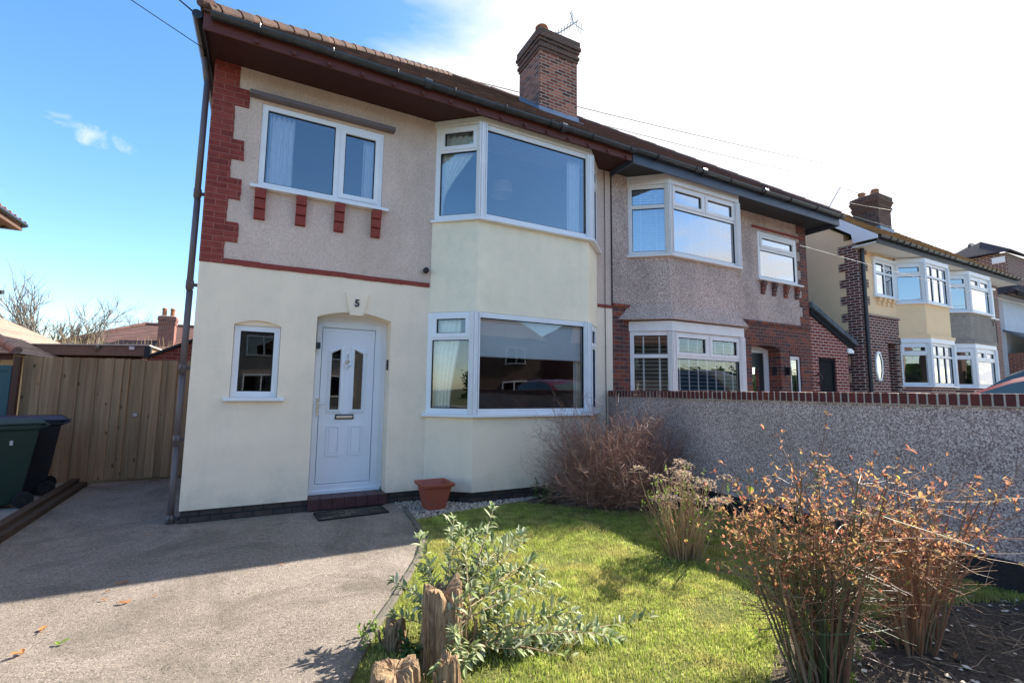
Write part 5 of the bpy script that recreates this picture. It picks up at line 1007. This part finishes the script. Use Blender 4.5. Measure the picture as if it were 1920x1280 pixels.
# pebbles
def pebbles(n, poly, smin, smax, name, label, mat='pebble', z=0):
    xs = [p[0] for p in poly]; ys = [p[1] for p in poly]; x = rng.uniform(min(xs), max(xs), n); y = rng.uniform(min(ys), max(ys), n); ok = inside(poly, x, y); x, y = x[ok], y[ok]; n = len(x)
    base = np.array([(1, 0, 0), (-1, 0, 0), (0, 1, 0), (0, -1, 0), (0, 0, 1), (0, 0, -1)], float); tri = np.array([(0, 2, 4), (2, 1, 4), (1, 3, 4), (3, 0, 4)]); s = rng.uniform(smin, smax, n); a = rng.uniform(0, 6.28, n)
    P = base[None]*(s[:, None, None]*np.stack([rng.uniform(.7, 1.3, n), rng.uniform(.6, 1, n), rng.uniform(.35, .7, n)], 1)[:, None, :])*rng.uniform(.8, 1.2, (n, 6, 1)); ca, sa = np.cos(a)[:, None], np.sin(a)[:, None]
    X = P[..., 0]*ca-P[..., 1]*sa+x[:, None]; Y = P[..., 0]*sa+P[..., 1]*ca+y[:, None]; Z = P[..., 2]+z+rng.uniform(0, .008, n)[:, None]; v = np.stack([X, Y, Z], 2).reshape(-1, 3); f = (np.arange(n)[:, None, None]*6+tri[None]).reshape(-1, 3); o = mesh_np(name, v, f, mat); return tag(o, label, 'gravel', kind='stuff')
GP = [(2.52, .02), (2.52, -.35), (2.55, -1.0), (3.0, -.86), (3.5, -.78), (4.2, -.66), (4.75, -.55), (5.3, -.47), (3.5, -.46), (2.95, -.01)]
pebbles(9000, GP, .006, .014, 'gravel', 'pale gravel strip under the bay window')
pebbles(900, [(3.3, -9), (3.4, -5.15), (4.8, -4.7), (6.2, -4.7), (6.3, -9)], .006, .03, 'soil_clods', 'clods and small stones on the bare bed at the lower right', 'soil'); pebbles(300, [(3.3, -7), (3.4, -5.15), (4.8, -4.8), (6.2, -4.9), (6.3, -7)], .006, .022, 'stones', 'scattered pale stones on the bare bed')
rnd = random.Random(11)
U_ = lambda a, b: rnd.uniform(a, b)
def rv(k=1): return V((U_(-1, 1), U_(-1, 1), U_(-1, 1)))*k
def grow(mb, p, d, L, r, n=6, wob=.12, grav=0, sides=3, tip=.3, m=0):
    pts = [V(p)]; d = V(d).normalized()
    for i in range(n): d = (d+rv(wob)+V((0, 0, -grav))).normalized(); pts.append(pts[-1]+d*L/n)
    mb.tube(pts, [r*(1-(1-tip)*i/n) for i in range(n+1)], sides, m, caps=False); return pts, d
# bare twiggy bush
T = thing('bare_bush', 'dense leafless reddish brown twiggy bush in the corner between the bay and the garden wall', 'bush', (5.25, -1.35, 0)); mb = MB()
for i in range(430):
    a = U_(0, 6.283); rr = U_(0, .36); el = U_(.15, 1.35); d = V((math.cos(a)*math.cos(el), math.sin(a)*math.cos(el), math.sin(el)))
    if 5.25+d.x > 6.3: d.x *= .8
    ext = U_(.55, 1.0)*(1.40 if d.z > .6 else 1.05); pts, dd = grow(mb, (5.28+math.cos(a)*rr, -1.35+math.sin(a)*rr*.8, 0), d+V((0, 0, .25)), ext, U_(.004, .007), 7, .13)
    for j in range(5):
        k_ = rnd.randint(2, 7); q, d2 = grow(mb, pts[k_], (pts[k_]-pts[k_-1]).normalized()+rv(.7)+V((0, 0, .15)), U_(.22, .5), .0028, 6, .28)
        for l in range(5): kk = rnd.randint(1, 6); grow(mb, q[kk], rv(1)+V((d.x*.5, d.y*.5, .35)), U_(.08, .28), .0017, 4, .35)
mb.v = [(min(x, 6.30), min(y, -.03 if x > 6.0 or x < 3 else -.03), z) for x, y, z in mb.v]; mb.build('twigs', 'twig_red', T)
# hydrangea with dried heads
T = thing('hydrangea', 'hydrangea with dried brown flower heads and fresh green buds at the lawn edge', 'shrub', (4.5, -3.35, 0)); mb, fl, lf = MB(), MB(), MB()
for i in range(170):
    a = U_(0, 6.283); rr = U_(0, .17); sp = U_(0, .66); d = V((math.cos(a)*sp, math.sin(a)*sp*.8, 1)); L = U_(.32, .92)*(1-.12*sp); pts, dd = grow(mb, (4.53+math.cos(a)*rr, -3.35+math.sin(a)*rr, 0), d, L, U_(.004, .0065), 6, .10, tip=.6)
    tp = pts[-1]
    if rnd.random() < .27 and tp.z > .42:
        R_ = U_(.045, .085)
        for j in range(46):
            v_ = rv(1).normalized(); v_.z = abs(v_.z)*.75-.1; c = tp+V((v_.x*R_, v_.y*R_, v_.z*R_*.8)); leafmesh(fl, c, rv(1)+v_*.7, U_(.018, .034), U_(.015, .026), .3, .2, 2)
    elif rnd.random() < .75:
        for j in range(rnd.randint(2, 6)): leafmesh(lf, tp-V((0, 0, U_(0, .10))), rv(1)+V((0, 0, 1)), U_(.02, .045), U_(.010, .02), .4, 0, 3)
mb.build('stem', 'twig_tan', T); fl.build('flower_head', 'dead_flower', T); lf.build('leaf', 'fresh_leaf', T)
# two cut-back shrubs at the lower right
def stemmy(T, c, n, h, spread, mat, cols, lean=(0, 0), thick=.009, side=.8, nl=6, base=.16):
    mb, lf, yl = MB(), MB(), MB()
    for i in range(n):
        a = U_(0, 6.283); rr = U_(0, base); sp = U_(0, spread)*.5; d = V((math.cos(a)*sp+lean[0], math.sin(a)*sp*.7+lean[1], 1)); p0 = (c[0]+math.cos(a)*rr, c[1]+math.sin(a)*rr*.7, -.02)
        L = U_(.38, 1.05)*h; pts, dd = grow(mb, p0, d, L, U_(.45, 1)**1.5*thick, 8, .085, tip=.4, sides=5)
        for j in range(nl):
            k_ = rnd.randint(4, 8); q, d2 = grow(mb, pts[k_], dd*.6+rv(.9)+V((math.cos(a)*.75, math.sin(a)*.35, .05)), U_(.12, .46)*side, .0028, 5, .12, sides=3)
            for l in range(rnd.randint(1, 4)):
                kk = rnd.randint(1, 5); qq = q[kk]
                if qq.z < .62 and rnd.random() < .85: continue
                for t in range(rnd.randint(2, 3)): leafmesh(lf, qq, rv(1)+V((0, 0, .6)), U_(.018, .040), U_(.008, .016), .5, .1, 3)
        if rnd.random() < .13: q = pts[rnd.randint(6, 8)]; leafmesh(yl, q, rv(.6)+V((0, 0, -.6)), U_(.045, .07), U_(.025, .04), .2, .3, 4)
    mb.build('stem', mat, T); lf.build('leaf', 'bronze_leaf', T); yl.build('yellow_leaf', 'yellow_leaf', T)
T = thing('shrub', 'dark green stemmed shrub with tiny bronze leaves, nearest the camera at the lower right', 'shrub', (3.68, -5.12, 0)); stemmy(T, (3.66, -5.12), 96, 1.12, .8, 'twig_green', None, lean=(-.01, .05), thick=.011, nl=10, base=.19)
T = thing('shrub', 'brown stemmed shrub with tiny bronze leaves between the nearest shrub and the garden wall', 'shrub', (4.55, -5.2, 0)); stemmy(T, (4.56, -5.2), 74, 1.04, 1.35, 'twig_brown', None, lean=(.27, .12), thick=.011, nl=10, base=.14)
mb = MB()
for i in range(13): p = V((U_(3.2, 5.6), U_(-5.6, -4.6), U_(.05, .6))); pts, dd = grow(mb, p, rv(1)+V((.4, .2, .0)), U_(.3, 1.0), .0022, 8, .16, grav=.04, sides=3)
tag(mb.build('dry_stalks', 'twig_tan'), 'loose dry pale stalks arching among the two shrubs at the lower right', 'stalks', kind='stuff')
mb = MB()
for i in range(420): p = V((U_(3.3, 6.1), U_(-6.4, -4.8), .012)); grow(mb, p, V((U_(-1, 1), U_(-1, 1), U_(-.05, .12))), U_(.04, .22), .0022, 3, .2, sides=3)
for i in range(380): p = V((U_(4.5, 6.25), U_(-2.0, -.3), .012)); grow(mb, p, V((U_(-1, 1), U_(-1, 1), U_(-.05, .12))), U_(.04, .16), .002, 3, .2, sides=3)
tag(mb.build('litter', 'twig_tan'), 'twigs and dry litter lying on the bare soil', 'litter', kind='stuff')
# grey leaved shrub growing round the stumps
T = thing('grey_leaved_shrub', 'grey green leaved shrub with arching shoots growing around the sawn stumps', 'shrub', (1.95, -3.95, 0)); mb, lf = MB(), MB()
def shoot(p, d, L, r=.006, n=8, grav=.02, whorls=7, ls=(.045, .085), dens=1):
    pts, dd = grow(mb, p, d, L, r, n, .07, grav, sides=5, tip=.35)
    for i in range(2, n+1):
        ax = (pts[i]-pts[i-1]).normalized()
        for rep in range(1 if i < n else 3):
            for s in range(rnd.randint(2, 5) if i > n*.35 else rnd.randint(0, 2)):
                o = rv(1); o = (o-ax*o.dot(ax)).normalized(); k_ = 1.1 if i == n else .5; leafmesh(lf, pts[i]-ax*U_(0, .04), o+ax*k_+V((0, 0, .25)), U_(*ls)*(.75 if i == n else 1), U_(.017, .028), .3, U_(.1, .9), 5)
    return pts
tips = [(850, 985, -3.7), (835, 965, -3.55), (880, 1010, -3.75), (925, 1000, -3.8), (975, 975, -3.7), (1000, 1030, -3.85), (900, 1050, -3.9), (960, 1010, -3.6), (1015, 1095, -3.95), (940, 1080, -3.95), (1040, 1150, -4.05), (1010, 1200, -4.1), (1060, 1210, -4.15), (950, 1140, -4.05), (880, 1120, -4.1), (800, 1010, -3.5), (780, 1060, -3.6), (760, 1100, -3.65), (1180, 1212, -4.1), (1130, 1235, -4.15), (970, 1215, -4.2), (890, 1230, -4.3), (860, 1250, -4.35), (760, 1190, -3.9), (745, 1150, -3.75), (1060, 1265, -4.3), (990, 1060, -3.8), (860, 1065, -3.8), (905, 985, -3.6), (1030, 1060, -3.9), (925, 1160, -4.15), (830, 1210, -4.3), (1080, 1180, -4.0), (790, 1130, -3.9)]
for (u, v, y) in tips:
    e = PX(u, v, 1, y); b = V((1.86+U_(-.12, .18), -3.98+U_(-.12, .1), U_(.0, .30))); e.z = max(e.z, .03)
    for rep in range(1 if rnd.random() < .25 else 2):
        e2 = e+rv(.08)*rep; L = (e2-b).length; g_ = .015; 
        if e2.z < .25: b = V((1.95, -4.02, .05+U_(0, .06)))
        shoot(b, (e2-b).normalized()+V((0, 0, .10)), L*1.0, U_(.004, .007), max(5, int(L/.055)), g_, ls=(.045, .10))
mb.build('stem', 'twig_tan', T); lf.build('leaf', 'grey_leaf', T)
def stump(label, c, r, h, lean=(0, 0), seed=1):
    rn = random.Random(seed); T = thing('tree_stump', label, 'stump', (c[0], c[1], 0), 'sawn stumps at the drive edge'); m = MB(); n = 64; rows = 14; vs = []
    fr = [(rn.randint(3, 19), rn.uniform(0, 6.28), rn.uniform(.008, .03)) for _ in range(12)]; rag = [rn.uniform(-1, 1) for _ in range(n)]
    for j in range(rows+1):
        t = j/rows
        for i in range(n):
            a = 2*math.pi*i/n; q = sum(A*math.sin(k_*a+p+t*.8) for k_, p, A in fr); rr = r*(1.22-.32*t**.7)*(1+q*1.3)+rn.uniform(-.0015, .0015); split = h*(.09*math.sin(2*a+seed)+.04*math.sin(5*a)+.05*rag[i])
            vs.append((c[0]+lean[0]*t+rr*math.cos(a), c[1]+lean[1]*t+rr*math.sin(a), -.03+(h+split*t)*t))
    for t2, dz in ((.8, .01), (.45, .0), (.2, -.01)):
        for i in range(n): x, y_, z = vs[rows*n+i]; cx, cy = c[0]+lean[0], c[1]+lean[1]; vs.append((cx+(x-cx)*t2, cy+(y_-cy)*t2, h-.03+(z-h+.03)*t2+dz+rn.uniform(-.006, .006)))
    R_ = rows+3; m.add(vs, [(j*n+i, j*n+(i+1) % n, (j+1)*n+(i+1) % n, (j+1)*n+i) for j in range(R_) for i in range(n)]+[tuple(R_*n+i for i in range(n))]); m.build('stump_body', 'stump_wood', T)
    for i in range(16):
        m = MB(); a = rn.uniform(0, 6.28); rr = r*rn.uniform(.95, 1.4); p = V((c[0]+rr*math.cos(a), c[1]+rr*math.sin(a), -.02)); pts = [p]
        for k_ in range(4): pts.append(pts[-1]+V((rn.uniform(-.012, .012), rn.uniform(-.012, .012), rn.uniform(.4, 1.25)*h/5)))
        w0 = rn.uniform(.004, .011); m.tube(pts, [w0, w0*.95, w0*.9, w0*.85, w0*.8], 7); m.build('side_shoot', 'stump_wood', T)
stump('tallest sawn stump with a split weathered top, inside the grey leaved shrub', (1.84, -4.02), .125, .42, (-.01, .05), 1); stump('low broad stump at the bottom edge of the photo beside the drive', (1.47, -4.28), .12, .22, (0, 0), 2); stump('small stump among weeds beside the kerb', (1.62, -3.70), .06, .17, (0, 0), 3); stump('slim stub at the bottom edge just right of the low broad stump', (1.72, -4.38), .06, .24, (0, 0), 5)
# small green plants
def tuft(name, label, c, n, h, mat, r=.15, lw=.015, ll=.05):
    T = thing(name, label, 'plant', (c[0], c[1], 0)); a_, b_ = MB(), MB()
    for i in range(n):
        p = V((c[0]+U_(-r, r), c[1]+U_(-r, r), 0)); pts, dd = grow(a_, p, V((U_(-.4, .4), U_(-.4, .4), 1)), U_(.4, 1)*h, .002, 4, .12)
        for q in pts[1:]:
            for k_ in range(4): leafmesh(b_, q, rv(1)+V((0, 0, .5)), U_(.6, 1)*ll, lw, .3, .3, 3)
    a_.build('stem', 'twig_green', T); b_.build('leaf', mat, T)
tuft('green_plant', 'low green leafy plant between the gravel and the bare bush', (4.55, -.85), 26, .30, 'dark_leaf', .20, .024, .07); tuft('green_plant', 'ragged green weeds around the small stump by the kerb', (1.55, -3.62), 16, .13, 'fresh_leaf', .13, .014, .035); tuft('green_plant', 'green weeds at the foot of the tallest stump', (1.66, -3.95), 14, .14, 'dark_leaf', .12, .02, .05); tuft('green_plant', 'small green shoots on the soil behind the dark green stemmed shrub', (4.0, -4.95), 14, .10, 'fresh_leaf', .35, .014, .03)
for (u, v, s, lab, mt) in [(225, 1094, .05, 'russet curled leaf on the drive at the shade edge', 'fallen_leaf'), (237, 1130, .05, 'orange brown leaf on the sunlit drive below the russet one', 'fallen_leaf'), (196, 1125, .028, 'small brown leaf left of the orange brown one', 'fallen_leaf'), (75, 1183, .05, 'pale orange leaf furthest left on the drive', 'fallen_leaf'), (42, 1225, .05, 'tan leaf at the lower left of the drive', 'fallen_leaf'), (110, 1208, .045, 'green leaf on the drive at the lower left', 'fresh_leaf'), (288, 1117, .022, 'tiny dark leaf right of the russet leaf', 'fallen_leaf'), (205, 1107, .025, 'small reddish leaf just below the shade edge', 'fallen_leaf'), (530, 1058, .022, 'tiny brown leaf near the middle of the drive', 'fallen_leaf'), (280, 1003, .03, 'dry leaf in the shade left of the downpipe foot', 'fallen_leaf')]:
    p = PX(u, v, 2, .008); m = MB(); leafmesh(m, p, (U_(-1, 1), U_(-1, 1), .25), s*1.3, s*.7, .5, .25, 4); leafmesh(m, p, (U_(-1, 1), U_(-1, 1), .3), s*.9, s*.5, .5, .25, 3); tag(m.build('fallen_leaf', mt), lab, 'leaf', 'fallen leaves on the drive')

# ================================================================ trees beyond
def tree(label, c, h, mat, seed, spread=.9, levels=4, r=.14, ivy=0, sides=5, trunk=.35, group='bare trees beyond the fence', kids=5):
    global rnd; rnd = random.Random(seed); T = thing('bare_tree', label, 'tree', (c[0], c[1], 0), group); tr, cr, iv = MB(), MB(), MB()
    pts, d = grow(tr, (c[0], c[1], -.1), (U_(-.1, .1), 0, 1), h*trunk, r, 5, .06, sides=8, tip=.7)
    def rec(p, d, L, r_, lv):
        q, dd = grow(cr, p, d, L, r_, 5, .13, -.02, sides=5 if lv > 2 else 3, tip=.45)
        if lv > 0:
            for i in range(kids): k_ = rnd.randint(2, 5); rec(q[k_], dd*.9+rv(spread)+V((0, 0, .25)), L*U_(.5, .75), max(r_*.5, .010), lv-1)
    for i in range(6): k_ = rnd.randint(3, 5); rec(pts[k_], V((U_(-.8, .8), U_(-.8, .8), U_(.6, 1.3))), h*U_(.25, .42), r*.5, levels-1)
    if ivy:
        for i in range(ivy): p = V((c[0]+U_(-.35, .35), c[1]+U_(-.35, .35), U_(.2, h*trunk*1.15))); leafmesh(iv, p, rv(1), U_(.1, .18), U_(.08, .14), .2, .2, 2)
    tr.build('trunk', mat, T); cr.build('crown', mat, T)
    if ivy: iv.build('ivy', 'ivy', T)
tree('bare tree with ivy round its trunk, left of the pair behind the fence', (PX(98, 650, 1, 20).x, 20, 0), 5.6, 'tree_bark', 5, ivy=500, levels=4, spread=.8); tree('upright many stemmed bare tree, right of the pair behind the fence', (PX(134, 650, 1, 20.5).x, 20.5, 0), 6.2, 'tree_bark', 9, ivy=200, levels=4, spread=.6)
tree('fine twigged distant tree behind the far chimney', (-8.3, 50, 0), 9.8, 'tree_bark_far', 12, levels=4, r=.2, spread=1.0, kids=6); tree('small distant tree left of the far chimney', (-12.2, 52, 0), 8.6, 'tree_bark_far', 15, levels=4, r=.15, spread=1.0); tree('thin pale tree furthest left above the garage roof', (-10.2, 26, 0), 5.6, 'hedge_twig', 21, levels=3, r=.07, spread=.7)
rnd = random.Random(4); mb = MB()
for i in range(500): p = V((U_(-7.2, -2.4), U_(17, 18), 0)); grow(mb, p, (U_(-.3, .3), U_(-.2, .2), 1), U_(2.4, 3.7), .014, 5, .08, sides=3)
tag(mb.build('hedge', 'hedge_twig'), 'bare reddish hedge twigs showing above the outbuilding', 'hedge', kind='stuff')
